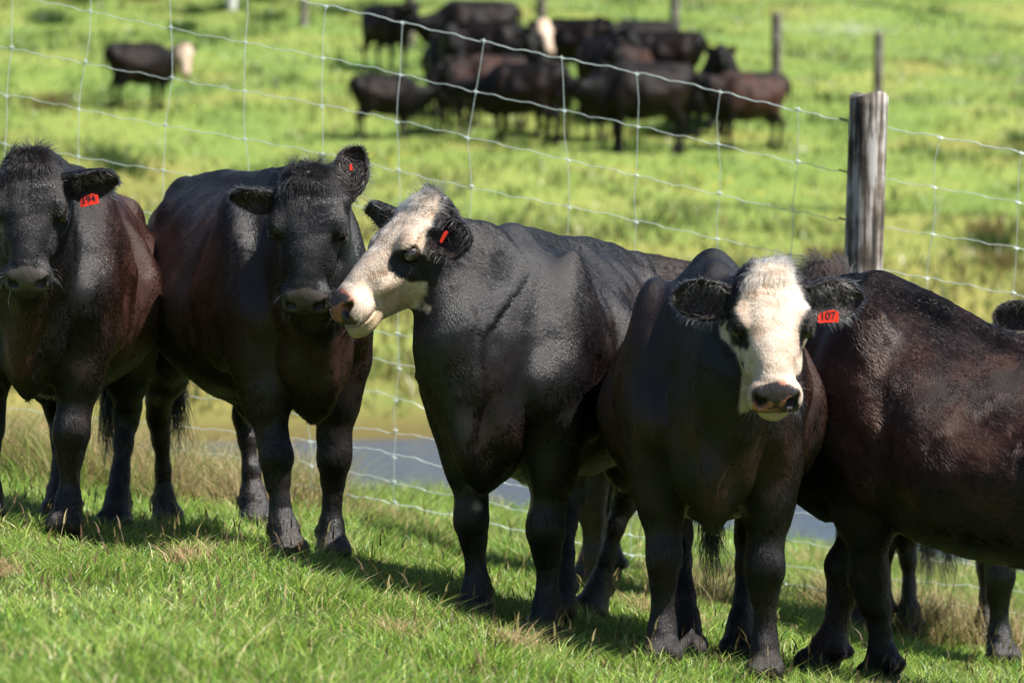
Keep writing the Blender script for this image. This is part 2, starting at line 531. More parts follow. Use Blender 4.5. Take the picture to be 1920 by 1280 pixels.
def cow_prims(cfg, Hc, HR, feet, brisket=1.0):
    pr = []
    def a(p, op='u', k=.05): pr.append(('c', p, op, k))
    sag = cfg.get('sag', 0.)
    dz = lambda x: -sag * max(0., min(1., (.42 - x) / .85))
    tab = [(x, t + dz(x), b, w * cfg.get('fat', .97), c) for x, t, b, w, c in TRUNK]
    a(loft(tab, 1.48, ([-.8, .05, .35, .7], [1.7, 1.9, 1.35, 1.25])))
    a(cap((-.72, 0, 1.205 + dz(-.72)), (.40, 0, 1.235), .030, .035), k=.06)         # backbone
    a(ell((-.72, 0, 1.155 + dz(-.7)), (.08, .06, .055)), k=.08)                     # tail head
    for s in (-1, 1):
        a(ell((-.43, s * .145, 1.12 + dz(-.43)), (.06, .045, .045)), k=.07)           # hook bone
        a(ell((-.72, s * .095, 1.06), (.06, .045, .06)), k=.05)            # pin bone
        c1 = math.cos(.35); s1 = math.sin(.35)
        Rm = np.array([[c1, 0, -s1], [0, 1, 0], [s1, 0, c1]])
        a(ell((.41, s * .175, .92), (.135, .080, .30), Rm), k=.05)        # shoulder
        a(ell((.54, s * .155, .77), (.105, .080, .12)), k=.035)            # point of shoulder
        a(ell((.635, s * .070, .68), (.10, .060, .13)), k=.04)            # chest muscle
        a(ell((.34, s * .205, .70), (.10, .07, .10)), k=.06)             # elbow / triceps
        a(ell((-.18, s * .30, 1.03), (.12, .05, .10)), 's', .12)         # hunger hollow
        a(ell((.20, s * .36, .98), (.03, .08, .24)), 's', .10)           # behind shoulder
    a(ell((.60, 0, .60), (.15, .075, .12)), k=.07)                       # brisket
    # neck
    side = unit(HR[1])
    A = np.array([.46, 0, .92]); B = Hc + .075 * HR[0] - .125 * HR[2]
    back = unit(-HR[0] * .45 - HR[2] * .9)
    M1 = np.array([.66, 0, cfg.get('neckz', .82)]) * .62 + (B + back * .08) * .38
    M2 = B + back * .05 + (A - B) * .16
    sm = unit(side + np.array([0, 1., 0]) * (1 if side[1] > 0 else -1) * .5)
    a(cap(A, M1, .255, .185, (0, 1, 0), .48), k=.10)
    a(cap(M1, M2, .195, .130, sm, .62), k=.10)
    a(cap(M2, B, .135, .10, side, .85), k=.06)
    # dewlap
    th = Hc + .11 * HR[0] - .215 * HR[2]
    br = np.array([.70, 0, .60])
    md = th * .55 + br * .45 + np.array([-.01, 0, -.04])
    a(cap(th, md, .050, .075, side, .40), k=.07)
    a(cap(md, br, .075, .10, (0, 1, 0), .36), k=.08)
    a(cap(br, (.63, 0, .51), .08, .040, (0, 1, 0), .45), k=.05)
    # legs
    for kind, key in (('front', 'f'), ('hind', 'h')):
        for s, ft in ((1, feet[key][0]), (-1, feet[key][1])):
            P = leg_points(kind, s, ft, 0)
            for i in range(len(P) - 1):
                a(cap(P[i][:3], P[i + 1][:3], P[i][3], P[i + 1][3], (0, 1, 0), .86 if i > 1 else .72 if kind == 'hind' else .8), k=.05 if i < 3 else .025)
            kn = P[3] if kind == 'front' else P[3]
            if kind == 'front':
                a(ell((P[4][0] + .014, P[4][1], P[4][2] + .01), (.042, .047, .058)), k=.03)
            else:
                a(ell((P[3][0] - .045, P[3][1], P[3][2] + .01), (.030, .028, .050)), k=.04)
            f = P[-1]
            for q in (-1, 1):                                            # two claws
                a(ell((f[0] + .012, f[1] + q * .029, f[2] + .002), (.062, .033, .048)), k=.012)
            for q in (-1, 1):
                a(ell((P[-3][0] - .050, P[-3][1] + q * .025, P[-3][2] - .025), (.018, .015, .022)), k=.02)   # dew claws
    if cfg.get('sheath'):
        a(cap((.02, 0, .45), (.16, 0, .41), .05, .028), k=.06)
    # tail
    tz = cfg.get('tail', (0., 0.))
    T = [(-.78, 0, 1.13 + dz(-.8), .034), (-.855, tz[0] * .2, 1.08 + dz(-.8), .032), (-.865, tz[0] * .5, .95, .025), (-.86, tz[0] * .8, .75, .020), (-.85, tz[0], .58, .018)]
    for i in range(4):
        a(cap(T[i][:3], T[i + 1][:3], T[i][3], T[i + 1][3]), k=.03)
    return pr

def head_mask(Q, style):
    """white-face mask in head space (n,3) -> 0..1, style: None, 'blaze', 'half'"""
    if style is None: return np.zeros(len(Q))
    x, y, z = Q.T
    n = (fbm(Q, 28, 2) - .5)
    ay = np.abs(y)
    if style == 'full': return (x > .02) * (x < .6) * (z > -.24) * 1.
    if style == 'blaze':                                                 # full white face, dark ears and eye patches
        m = sstep(-.062, -.045, x + .35 * z + n * .05)
        lim = np.interp(x, [-.05, .03, .08, .13, .16], [.040, .066, .086, .100, .2])
        m = m * sstep(lim + .006, lim - .006, ay + n * .02)
        zl = np.interp(x, [.16, .28, .40], [-.125, -.155, -.205])
        m = m * sstep(zl - .006, zl + .006, z + n * .03)
        yl = np.interp(x, [.18, .24, .30, .38], [.14, .100, .082, .088])
        m = m * sstep(yl + .004, yl - .004, ay)
        d = np.sqrt(((x - .205 + .35 * (ay - .1)) / .082) ** 2 + ((ay - .116) / .049) ** 2 + ((z + .045) / .058) ** 2) + n * .5
        m = m * sstep(.9, 1.1, d)
        side = sstep(-.055, -.07, z + n * .04) * sstep(.135, .12, x + n * .06)
        m = m * (1 - side)
    else:
        c = np.interp(z, [-.24, -.05, .0], [.045, .075, -.035])
        m = sstep(c - .008, c + .008, x + z + n * .06)
        d = np.sqrt(((x - .212 - .3 * (z + .075)) / .052) ** 2 + ((ay - .10) / .06) ** 2 + ((z + .086) / .066) ** 2) + n * .45
        m = m * sstep(.9, 1.1, d)
        m = m * sstep(-.212, -.202, z + n * .03) * sstep(.105, .095, ay * (x > .27))
    return m * sstep(.60, .55, x) * (z > -.26)

def coat_color(P, nrm, Q, cfg, seed):
    """albedo of coat at local points P, head-space points Q"""
    low = fbm(P, 3.0, seed); mid = fbm(P, 12, seed + 5)
    black = np.array([.0085, .0078, .0086]); red = np.array([.085, .038, .028])
    x, z = P[:, 0], P[:, 2]
    r = cfg.get('red', .5)
    flank = sstep(.50, .75, z) * sstep(1.28, 1.05, z) * sstep(.62, .3, x) * sstep(-.95, -.6, x)
    t = np.clip(r * .9 * (sstep(.42, .66, low * .6 + mid * .4 + .10 * flank) * (.25 + .75 * flank)) + r * .25 * flank, 0, 1)
    chest = sstep(.45, .6, x) * sstep(.5, .6, z) * sstep(.95, .8, z) * sstep(.45, .6, low)
    t = np.maximum(t, chest * .6 * min(1, r * 1.5))
    ishead = sstep(-.06, .02, Q[:, 0]) * (np.abs(Q[:, 1]) < .2) * (np.abs(Q[:, 2] + .1) < .22)
    t = t * (1 - .85 * ishead)
    c = black[None] * (1 - t[:, None]) + red[None] * t[:, None]
    if cfg.get('belly'):
        bw = sstep(.60, .50, z) * (z > .42) * sstep(.12, .17, x) * sstep(.55, .48, x) * sstep(.12, .09, np.abs(P[:, 1])) * sstep(.52, .60, fbm(P, 7, seed + 9))
        c = c * (1 - bw[:, None]) + np.array([.62, .58, .45]) * bw[:, None]
    leg = sstep(.45, .3, z)
    c = c * (1 + .3 * (leg * mid)[:, None])
    mudn = sstep(.16, .05, z) * sstep(.50, .62, mid)
    c = c * (1 - .5 * mudn[:, None]) + np.array([.045, .034, .024]) * (.5 * mudn[:, None])
    w = head_mask(Q, cfg.get('face')) * (Q[:, 0] > -.08) * (np.abs(Q[:, 1]) < .14) * (Q[:, 2] < .1)
    cream = np.array([.64, .57, .49]); tan = np.array([.47, .34, .24])
    k = fbm(Q, 22, 4)
    tt = sstep(.45, .72, k) * .55 + sstep(.14, .02, Q[:, 0]) * .25 + sstep(.04, .0, np.abs(Q[:, 0] - .02)) * sstep(.05, .0, np.abs(Q[:, 1])) * .3
    dirt = sstep(.58, .72, fbm(Q, 55, 14)) * .35
    tt = np.clip(tt + dirt, 0, 1)
    wc = cream[None] * (1 - tt[:, None]) + tan[None] * tt[:, None]
    return c * (1 - w[:, None]) + wc * w[:, None], w

def nose_mask(Q):
    """bare dark pad between and around the nostrils"""
    x, y, z = Q.T
    n = (fbm(Q, 34, 8) - .5) * .014
    ay = np.abs(y)
    m = sstep(.390, .398, x + n - .30 * np.maximum(ay - .02, 0)) * sstep(.072, .064, ay + n) * sstep(-.116, -.108, z + n)
    return np.clip(m, 0, 1)

def nostril_mask(Q):
    d = np.sqrt(((Q[:, 0] - .440) / .028) ** 2 + ((np.abs(Q[:, 1]) - .043) / .017) ** 2 + ((Q[:, 2] + .067) / .021) ** 2)
    return sstep(1.05, .8, d)

# --- hair
def hair_object(name, parent, roots, dirs, nrm, length, cols, rad, lift=.25, npts=4, droop=0., jitter=.25, rng=None, curl=0., clump=None):
    n = len(roots)
    if n == 0: return None
    rng = rng or np.random.default_rng(1)
    t = np.linspace(0, 1, npts)
    d = unit(dirs + rng.normal(0, jitter, (n, 3)))
    d = unit(d - (d * nrm).sum(1, keepdims=True) * nrm * .9)
    L = np.broadcast_to(length, (n,)).astype(float)
    lf = np.broadcast_to(lift, (n,)).astype(float)
    pts = np.zeros((n, npts, 3))
    for i, u in enumerate(t):
        up = lf * (u - .45 * u * u)
        pts[:, i] = roots + L[:, None] * (d * (u * np.sqrt(np.maximum(1 - lf ** 2 * .6, .05)))[:, None] + nrm * up[:, None]) + np.array([0, 0, -1.]) * (droop * L * u * u)[:, None]
        if curl:
            ph = rng.random(n) * 0 + noise(roots, 9, 3) * 12
            side = np.cross(d, nrm)
            pts[:, i] += side * (np.sin(ph + u * 7) * curl * L * u)[:, None]
    pts[:, 0] -= nrm * .003
    cv = bpy.data.hair_curves.new(name)
    cv.add_curves([npts] * n)
    cv.position_data.foreach_set('vector', pts.reshape(-1).astype(np.float32))
    rr = cv.attributes.get('radius') or cv.attributes.new('radius', 'FLOAT', 'POINT')
    prof = np.array([1 - .15 * u - .7 * u ** 3 for u in t])
    ra = np.broadcast_to(rad, (n,))
    rr.data.foreach_set('value', (ra[:, None] * prof[None]).ravel().astype(np.float32))
    ca = cv.attributes.new('col', 'FLOAT_COLOR', 'CURVE')
    ca.data.foreach_set('color', np.concatenate([cols, np.ones((n, 1))], 1).astype(np.float32).ravel())
    cv.materials.append(M_HAIR)
    return link(name, cv, parent)

def sample_mesh(V, F, n, rng, wfn=None):
    T = np.concatenate([F[:, [0, 1, 2]], F[:, [0, 2, 3]]])
    a, b, c = V[T[:, 0]], V[T[:, 1]], V[T[:, 2]]
    N = np.cross(b - a, c - a); A = np.linalg.norm(N, axis=1) / 2
    N = N / (2 * A[:, None] + 1e-12)
    w = A.copy()
    if wfn is not None: w *= wfn((a + b + c) / 3, N)
    cw = np.cumsum(w); tot = cw[-1]
    k = np.searchsorted(cw, rng.random(n) * tot)
    k = np.minimum(k, len(T) - 1)
    u, v = rng.random(n), rng.random(n)
    s = u + v > 1; u[s], v[s] = 1 - u[s], 1 - v[s]
    P = a[k] + (b[k] - a[k]) * u[:, None] + (c[k] - a[k]) * v[:, None]
    vn = vert_normals(V, F)
    t0 = T[k]
    NN = vn[t0[:, 0]] * (1 - u - v)[:, None] + vn[t0[:, 1]] * u[:, None] + vn[t0[:, 2]] * v[:, None]
    return P, unit(NN)

def vert_normals(V, F):
    N = np.cross(V[F[:, 2]] - V[F[:, 0]], V[F[:, 3]] - V[F[:, 1]])
    out = np.zeros_like(V)
    for i in range(4):
        for k in range(3):
            out[:, k] += np.bincount(F[:, i], N[:, k], len(V))
    return unit(out)

def ear_mesh(H, HR, s, e):
    """leaf-shaped cupped ear. e: dict dir, open (head space), len, wid.  Returns V,F and inner flags in cow space"""
    base = np.array([.065, s * .092, -.070])
    d = unit(np.array(e.get('dir', (-.10, 1., -.12))) * [1, s, 1])
    op = np.array(e.get('open', (.55, 0, .8))) * [1, s, 1]
    op = unit(op - (op @ d) * d)
    wd = np.cross(d, op)
    Ln, Wd = e.get('len', .185), e.get('wid', .056)
    nu, nv = 22, 15
    U = np.linspace(0, 1, nu); Vv = np.linspace(-1, 1, nv)
    prof = np.interp(U, [0, .12, .3, .5, .7, .85, .95, 1], [.58, .62, .88, 1.0, .93, .70, .38, .05])
    G = []
    for layer in (0, 1):
        g = np.zeros((nu, nv, 3))
        for i, u in enumerate(U):
            cup = 1.25 * (1 - u) + .65
            ang = Vv * cup
            r = prof[i] * Wd / max(math.sin(min(cup, 1.5)), .4)
            yy = np.sin(ang) * r
            zz = -np.cos(ang) * r + r * .3
            th = (.004 + .010 * (1 - u)) * (1 if layer else 0)
            yy = yy * (1 + th / r * .8 * (1 if layer else 0)); zz = zz - th
            cx = base + d * (u * Ln) + op * (.02 * math.sin(u * 2.6)) 
            g[i] = cx + wd * yy[:, None] + op * zz[:, None]
        G.append(g)
    V = np.concatenate([G[0].reshape(-1, 3), G[1].reshape(-1, 3)])
    off = nu * nv
    F = []
    def q(a, b, c, dd, flip):
        F.append((a, b, c, dd) if not flip else (dd, c, b, a))
    fl = s < 0
    for i in range(nu - 1):
        for j in range(nv - 1):
            a = i * nv + j
            q(a, a + 1, a + nv + 1, a + nv, fl)
            q(off + a, off + a + nv, off + a + nv + 1, off + a + 1, fl)
        a = i * nv; q(a, a + nv, off + a + nv, off + a, fl)
        a = i * nv + nv - 1; q(a, off + a, off + a + nv, a + nv, fl)
    for j in range(nv - 1):
        a = (nu - 1) * nv + j; q(a, a + 1, off + a + 1, off + a, fl)
    F = np.array(F)
    Vc = V @ HR + H
    inner = np.arange(len(V)) < off
    uv = np.concatenate([np.repeat(U, nv), np.repeat(U, nv)])
    return Vc, F, inner, uv, (base + d * Ln * .5) @ HR + H, d @ HR, op @ HR, wd @ HR

def build_cow(cfg, label, cat='cow', group=None, name='cow', detail=True):
    """cfg: root (x,y), yaw (deg: heading from +X), height scale, feet world xy, head (world pos, dir, roll)"""
    sc = cfg.get('scale', 1.0)
    rx, ry = cfg['root']
    yaw = R(cfg['yaw'])
    rz = float(ground(np.array([rx]), np.array([ry]))[0]) if 'z' not in cfg else cfg['z']
    c, s = math.cos(yaw), math.sin(yaw)
    Wm = np.array([[c, s, 0], [-s, c, 0], [0, 0, 1]])                     # world -> local rotation rows
    def tol(p): return Wm @ (np.asarray(p, float) - np.array([rx, ry, rz])) / sc
    feet = {}
    rest = {'f': [(.47, .15), (.47, -.15)], 'h': [(-.545, .155), (-.545, -.155)]}
    for k in 'fh':
        L = []
        for i in range(2):
            w = cfg.get(k, [None, None])[i]
            if w is None:
                wx, wy = rest[k][i]
                wl = Wm.T @ np.array([wx, wy, 0]) * sc
                w = (rx + wl[0], ry + wl[1])
            gz = float(ground(np.array([w[0]]), np.array([w[1]]))[0])
            L.append(tol((w[0], w[1], gz)) if detail else tol((w[0], w[1], rz)))
        feet[k] = L
    H = tol(cfg['head']) if 'head' in cfg else np.array(cfg['head_l'], float)
    hdir = Wm @ np.array(cfg['hdir'], float) if 'hdir' in cfg else np.array(cfg['hdir_l'], float)
    HR = frame(hdir, cfg.get('roll', 0))
    slope = (sum(p[2] for p in feet['f']) - sum(p[2] for p in feet['h'])) / max(.6, sum(p[0] for p in feet['f']) - sum(p[0] for p in feet['h'])) * cfg.get('pitch', .9)
    def shear(P, k=-1.):
        P = np.array(P, float); P[..., 2] += k * slope * P[..., 0]; return P
    hs = cfg.get('hscale', 1.0)
    pr = cow_prims(cfg, shear(H), HR, {k: [shear(p) for p in v] for k, v in feet.items()})
    hp = head_prims(H)
    allp = pr + hp
    HS = np.array([cfg.get('hx', .88), 1, 1]) * hs
    toloc = {'c': shear, 'h': lambda P: ((P - H) @ HR.T) / HS}
    res = .014 if detail else .030
    lo = np.array([-1.0, -.50, min(0, min(f[2] for k in feet.values() for f in k)) - .06]); hi = np.array([1.0, .50, 1.4])
    hc = np.stack([H + (np.array(q) * HS) @ HR for q in [(x, y, z) for x in (-.1, .52) for y in (-.15, .15) for z in (-.3, .08)]])
    lo = np.minimum(lo, hc.min(0) - .03); hi = np.maximum(hi, hc.max(0) + .03)
    def mesh(lo, hi, res, back=None):
        n = np.ceil((hi - lo) / res).astype(int) + 1
        gx = [lo[i] + np.arange(n[i]) * res for i in range(3)]
        P = np.stack(np.meshgrid(*gx, indexing='ij'), -1).reshape(-1, 3)
        PP = P if back is None else back(P)
        D = evaluate(allp, PP, toloc).reshape(n)
        V, F = surface_nets(D, lo, res)
        V = relax(V, F, 3 if res > .01 else 2)
        return (V if back is None else back(V)), F
    V, F = mesh(lo, hi, res)
    if detail:
        bl, bh = np.array([-.13, -.20, -.30]), np.array([.56, .20, .12])
        Vh, Fh = mesh(bl, bh, .0052, lambda P: (P * HS) @ HR + H)
        Q = toloc['h'](V)
        ins = ((Q > bl + .02) & (Q < bh - .02)).all(1)
        F = F[~ins[F].all(1)]
        Qh = toloc['h'](Vh)
        V, F, _ = compact(V, F)
        F = np.concatenate([F, Fh + len(V)]); V = np.concatenate([V, Vh])
    nb = len(F)
    vn = vert_normals(V, F)
    if detail:                                                            # skin folds and hair lie
        Q = toloc['h'](V)
        onb = sstep(-.02, -.12, Q[:, 0]) + (np.abs(Q[:, 1]) > .2) + (np.abs(Q[:, 2] + .1) > .25)
        onb = np.clip(onb, 0, 1)
        wr = (fbm(V * [1, 1, .45], 14, 31) - .5) * .007 + (fbm(V, 5, 8) - .5) * .028
        nk = sstep(.35, .6, V[:, 0]) * sstep(.6, .75, V[:, 2])
        fc = (np.clip(1 - onb, 0, 1) * (Q[:, 0] > -.05) * (Q[:, 2] > -.19) * (np.linalg.norm((Q - [.19, 0, -.058]) * [1, 0, 1], axis=1) + np.abs(np.abs(Q[:, 1]) - .115) > .045))
        wave = np.sin(Q[:, 0] * 190 + 5 * noise(Q, 16, 51) + 60 * np.abs(Q[:, 1])) * sstep(.15, .08, Q[:, 0]) * .0011
        V = V + vn * (fc * ((fbm(Q * [1, .7, 1], 38, 52) - .5) * .003 + wave * .6) * (1 - nose_mask(Q)) * (1. if cfg.get('face') else .6))[:, None]
        fold = np.sqrt(((noise(V * [2.2, 1.2, .5], 5, 77) - .5) * 2) ** 2 + .03) * .016
        V = V + vn * (onb * (wr + (nk * .8 + .10) * (fold - .008)))[:, None]
        vn = vert_normals(V, F)
    Q = toloc['h'](V)
    col, wm = coat_color(V, vn, Q, cfg, cfg.get('seed', 1))
    nm = nose_mask(Q) * (np.abs(Q[:, 1]) < .1) if detail else np.zeros(len(V))
    nosec = np.array([.085, .070, .068]) if cfg.get('face') is None else np.array(cfg.get('nose', (.028, .021, .022)))
    pinkn = fbm(Q, 26, 12)
    pk = sstep(cfg.get('pink', .50), cfg.get('pink', .50) + .08, pinkn) * (1 if cfg.get('face') else .0) * (np.abs(Q[:, 2] + .05) < .045)
    nc = nosec[None] * (1 - pk[:, None]) + np.array([.42, .17, .11])[None] * pk[:, None]
    base = col * .75 * (1 - wm[:, None]) + col * np.array([.95, .85, .78]) * wm[:, None]
    base = base * (1 - nm[:, None]) + nc * nm[:, None]
    wet = nm * .95
    if cfg.get('face') and detail:
        lip = sstep(.34, .38, Q[:, 0]) * sstep(-.120, -.130, Q[:, 2]) * (Q[:, 0] < .52) * (np.abs(Q[:, 1]) < .07) * (Q[:, 2] > -.20)
        base = base * (1 - lip[:, None]) + np.array([.50, .38, .24])[None] * lip[:, None]
        wet = np.maximum(wet, lip * .5)
    ns_ = nostril_mask(Q) if detail else np.zeros(len(V))
    base = base * (1 - .85 * ns_[:, None]); wet = wet * (1 - ns_)
    hoof = np.zeros(len(V))
    for k in 'fh':
        for ft in feet[k]:
            hoof = np.maximum(hoof, (np.linalg.norm((V - ft)[:, :2], axis=1) < .13) * (V[:, 2] < ft[2] + .06))
    base = base * (1 - hoof[:, None]) + np.array([.03, .026, .022])[None] * hoof[:, None]
    # ears
    ears = []
    for sgn, key in ((1, 'earL'), (-1, 'earR')):
        ve, fe, inner, uv, ec, ed, eo, ew = ear_mesh(H, HR, sgn, cfg.get(key, {}))
        ears.append((len(V), ve, fe, inner, uv, ec, ed, eo, ew, sgn))
        ecol = np.where(inner[:, None], np.array([[.040, .026, .022]]), np.array([[.010, .009, .010]]))
        F = np.concatenate([F, fe + len(V)]); V = np.concatenate([V, ve])
        base = np.concatenate([base, ecol]); wet = np.concatenate([wet, np.zeros(len(ve))])
    tone = cfg.get('tone', .3)
    if not detail:
        tn = np.full(len(V), tone); tn[:len(wm)] = tone * (1 - wm) + wm
        me = np_mesh(name + '_body', V, F, [M_SKIN], cols=base * tn[:, None], extra={'wet': wet})
        return me
    root = link(name, None)
    root.location = (rx, ry, rz); root.rotation_euler = (0, 0, yaw); root.scale = (sc,) * 3
    tag(root, label, cat, group)
    gl = cfg.get('gloss', .5) + .35 * sstep(-.05, .05, toloc['h'](V)[:, 0]) * (cfg.get('face') is None) 
    link('body', np_mesh(name + '_body', V, F, [M_SKIN], cols=base, extra={'wet': wet, 'gloss': np.clip(gl, 0, 1)}), root)
    rng = np.random.default_rng(cfg.get('seed', 1))
    # eyes
    for sgn in (1, -1):
        ec = (np.array([.190, sgn * .0985, -.0585]) * HS) @ HR + H
        th, ph = np.meshgrid(np.linspace(0, math.pi, 13), np.linspace(0, 2 * math.pi, 20, endpoint=False))
        sp = np.stack([np.sin(th) * np.cos(ph), np.sin(th) * np.sin(ph), np.cos(th)], -1).reshape(-1, 3) * .0240 * hs + ec
        f = []
        for i in range(20):
            for j in range(12):
                a0 = i * 13 + j; b0 = ((i + 1) % 20) * 13 + j
                f.append((a0, a0 + 1, b0 + 1, b0))
        link('eye', np_mesh('eye', sp, np.array(f), [M_EYE]), root)
    # ------- coat
    camL = tol((0, 0, 0))
    def wf(C, N):
        v = unit(camL - C)
        dd = (v * N).sum(1)
        return np.where(dd > -.25, 1.0, .12) * np.where(C[:, 2] < .02, .2, 1)
    nb_hair = cfg.get('hairs', 130000)
    Fb = F[:nb]
    P, N = sample_mesh(V, Fb, nb_hair, rng, wf)
    Q = toloc['h'](P)
    inhead = sstep(-.12, .04, Q[:, 0]) * sstep(.17, .14, np.abs(Q[:, 1])) * sstep(-.30, -.20, Q[:, 2]) * (Q[:, 2] < .06)
    keep = (rng.random(len(P)) > inhead) & (P[:, 2] > .03)
    P, N, Q = P[keep], N[keep], Q[keep]
    flow = np.stack([-.75 + 0 * P[:, 0], 0 * P[:, 0], -.75 + 0 * P[:, 0]], 1)
    flow[:, 0] += -.5 * sstep(.9, 1.2, P[:, 2])
    flow[P[:, 2] < .5] = (-.1, 0, -1)
    dirn = unit(flow + (np.stack([noise(P, 7, 1), noise(P, 7, 2), noise(P, 7, 3)], 1) - .5) * cfg.get('swirl', .9) + (np.stack([noise(P, 34, 1), noise(P, 34, 2), noise(P, 34, 3)], 1) - .5) * cfg.get('curly', .3))
    colh, _ = coat_color(P, N, Q, cfg, cfg.get('seed', 1))
    colh = colh * np.exp(rng.normal(0, .55, (len(P), 1)))
    ln = rng.uniform(.010, .019, len(P)) * (1 + .5 * fbm(P, 9, 6)) * cfg.get('hlen', 1)
    edge = sstep(.55, .8, P[:, 0]) * sstep(.10, .03, np.abs(P[:, 1]))
    ln = ln * (1 + .5 * edge)
    hair_object('coat', root, P, dirn, N, ln, colh, cfg.get('hrad', .0009) * rng.uniform(.6, 1.3, len(P)), lift=cfg.get('lift', .07), rng=rng, jitter=cfg.get('jit', .07))
    # face hair
    Fh_ = Fb
    def wfh(C, N_):
        q = toloc['h'](C)
        m = sstep(-.12, .04, q[:, 0]) * (q[:, 0] < .5) * sstep(.17, .14, np.abs(q[:, 1])) * sstep(-.30, -.20, q[:, 2]) * (q[:, 2] < .1)
        return m * 1.0
    P, N = sample_mesh(V, Fh_, cfg.get('facehairs', 34000), rng, wfh)
    Q = toloc['h'](P)
    nmk = nose_mask(Q)
    eyed = np.sqrt((Q[:, 0] - .19) ** 2 + (np.abs(Q[:, 1]) - .115) ** 2 + (Q[:, 2] + .058) ** 2)
    lip = (Q[:, 0] > .35) & (Q[:, 2] < -.118)
    keep = (nmk < .4) & (eyed > .027) & ~lip
    P, N, Q = P[keep], N[keep], Q[keep]
    up = sstep(.25, .17, Q[:, 0])
    dq = np.stack([1 - 2.0 * up, np.sign(Q[:, 1]) * (.35 + .9 * up * sstep(0, .1, np.abs(Q[:, 1]))), -.35 * np.ones(len(Q))], 1)
    lower = sstep(-.06, -.10, Q[:, 2])
    dq = dq * (1 - lower[:, None]) + np.array([.1, 0, -1.])[None] * lower[:, None]
    dq = unit(dq + (np.stack([noise(Q, 26, 1), noise(Q, 26, 2), noise(Q, 26, 3)], 1) - .5) * 1.6)
    colh, wmh = coat_color(P, N, Q, cfg, cfg.get('seed', 1))
    colh = colh * rng.uniform(.6, 1.3, (len(P), 1)) * (.70 + .6 * noise(Q, 60, 3))[:, None]
    colh = np.minimum(colh, .86)
    ln = rng.uniform(.0055, .011, len(P)) * (1 + 1.6 * sstep(.11, .0, Q[:, 0])) * (1.25 if cfg.get('face') else 1.) * np.interp(Q[:, 0], [.3, .42], [1, .55])
    hair_object('face_coat', root, P, dq @ HR, N, ln, colh, .00080, lift=.10, rng=rng, jitter=.10, curl=.12)
    # poll tuft
    def wfp(C, N_):
        q = toloc['h'](C)
        return (np.exp(-((q[:, 0] - .0) / .05) ** 2 - (q[:, 1] / .065) ** 2) * (q[:, 2] > -.10) * (q[:, 0] > -.12)) * 1.0
    P, N = sample_mesh(V, Fh_, cfg.get('tuft', 2000), rng, wfp)
    Q = toloc['h'](P)
    fw = sstep(-.02, .03, Q[:, 0])
    dq = np.stack([-.6 + 1.5 * fw + .8 * (noise(Q, 22, 4) - .5), (noise(Q, 22, 5) - .5) * 1.6 + Q[:, 1] * 5, .5 - .2 * fw], 1)
    wd = dq @ HR + np.array([0, 0, .75])[None] * (1 - fw[:, None]) * (noise(Q, 30, 9)[:, None] > .45)
    colh, _ = coat_color(P, N, Q, cfg, cfg.get('seed', 1))
    colh = np.minimum(colh * rng.uniform(.6, 1.5, (len(P), 1)), .86)
    hair_object('poll_hair', root, P, unit(wd), N, rng.uniform(.015, .035, len(P)) * (1 + 1.1 * (noise(Q, 30, 9) > .68)) * cfg.get('tuftlen', 1), colh, .0006, lift=.35, rng=rng, jitter=.16, npts=5, curl=.10, droop=.05)
    # ear hair
    rs, ds, ns_, ls, cs = [], [], [], [], []
    for off, ve, fe, inner, uv, ec, ed, eo, ew, sgn in ears:
        P, N = sample_mesh(ve, fe, 3200, rng)
        toward = ((P - ec) @ eo)
        side = (P - ec) @ ew
        u = ((P - ec) @ ed)
        dv = unit(ed[None] * .9 + ew[None] * (np.sign(side) * .35)[:, None] + rng.normal(0, .25, P.shape))
        rs.append(P); ds.append(dv); ns_.append(N); ls.append(rng.uniform(.012, .024, len(P)))
        cs.append(np.array([.012, .011, .013])[None] * rng.uniform(.6, 1.8, (len(P), 1)))
        idx = rng.choice(np.nonzero(inner & (uv > .08) & (uv < .85))[0], 520)
        P = ve[idx] + rng.normal(0, .003, (len(idx), 3)); N = np.broadcast_to(eo, P.shape).copy()
        dv = unit(-ed[None] * 0 + ed[None] * .25 + np.array([0, 0, -.5])[None] + eo[None] * .6 + rng.normal(0, .35, P.shape))
        rs.append(P); ds.append(dv); ns_.append(N); ls.append(rng.uniform(.025, .05, len(P)))
        pale = cfg.get('earpale', .3)
        cc = np.where(rng.random((len(P), 1)) < pale, np.array([[.62, .53, .44]]), np.array([[.02, .017, .016]]))
        cs.append(cc)
    hair_object('ear_hair', root, np.concatenate(rs), np.concatenate(ds), np.concatenate(ns_), np.concatenate(ls), np.concatenate(cs), .00055, lift=.3, rng=rng, jitter=.1)
    # whiskers
    P, N = sample_mesh(V, Fh_, 42, rng, lambda C, N_: (lambda q: ((q[:, 0] > .36) & (q[:, 0] < .48) & (np.abs(q[:, 1]) > .045) & (np.abs(q[:, 1]) < .09) & (q[:, 2] < -.05) & (q[:, 2] > -.18)) * 1.0)(toloc['h'](C)))
    hair_object('whiskers', root, P, unit(N + np.array([0, 0, -.5])), N, rng.uniform(.02, .055, len(P)), np.full((len(P), 3), .5 if cfg.get('face') else .2), .00032, lift=.9, rng=rng, jitter=.2, droop=.15)
    # eyelashes
    q = []
    for sgn in (1, -1):
        t = rng.random(34)
        ang = np.pi * (.1 + .8 * t)
        q.append(np.stack([.19 - .020 * np.cos(ang), sgn * (.113 + 0 * t), -.058 + .016 * np.sin(ang)], 1))
    q = np.concatenate(q)
    P = (q * HS) @ HR + H
    N = (np.stack([.1 + 0 * q[:, 0], np.sign(q[:, 1]), .2 + 0 * q[:, 0]], 1)) @ HR; N = unit(N)
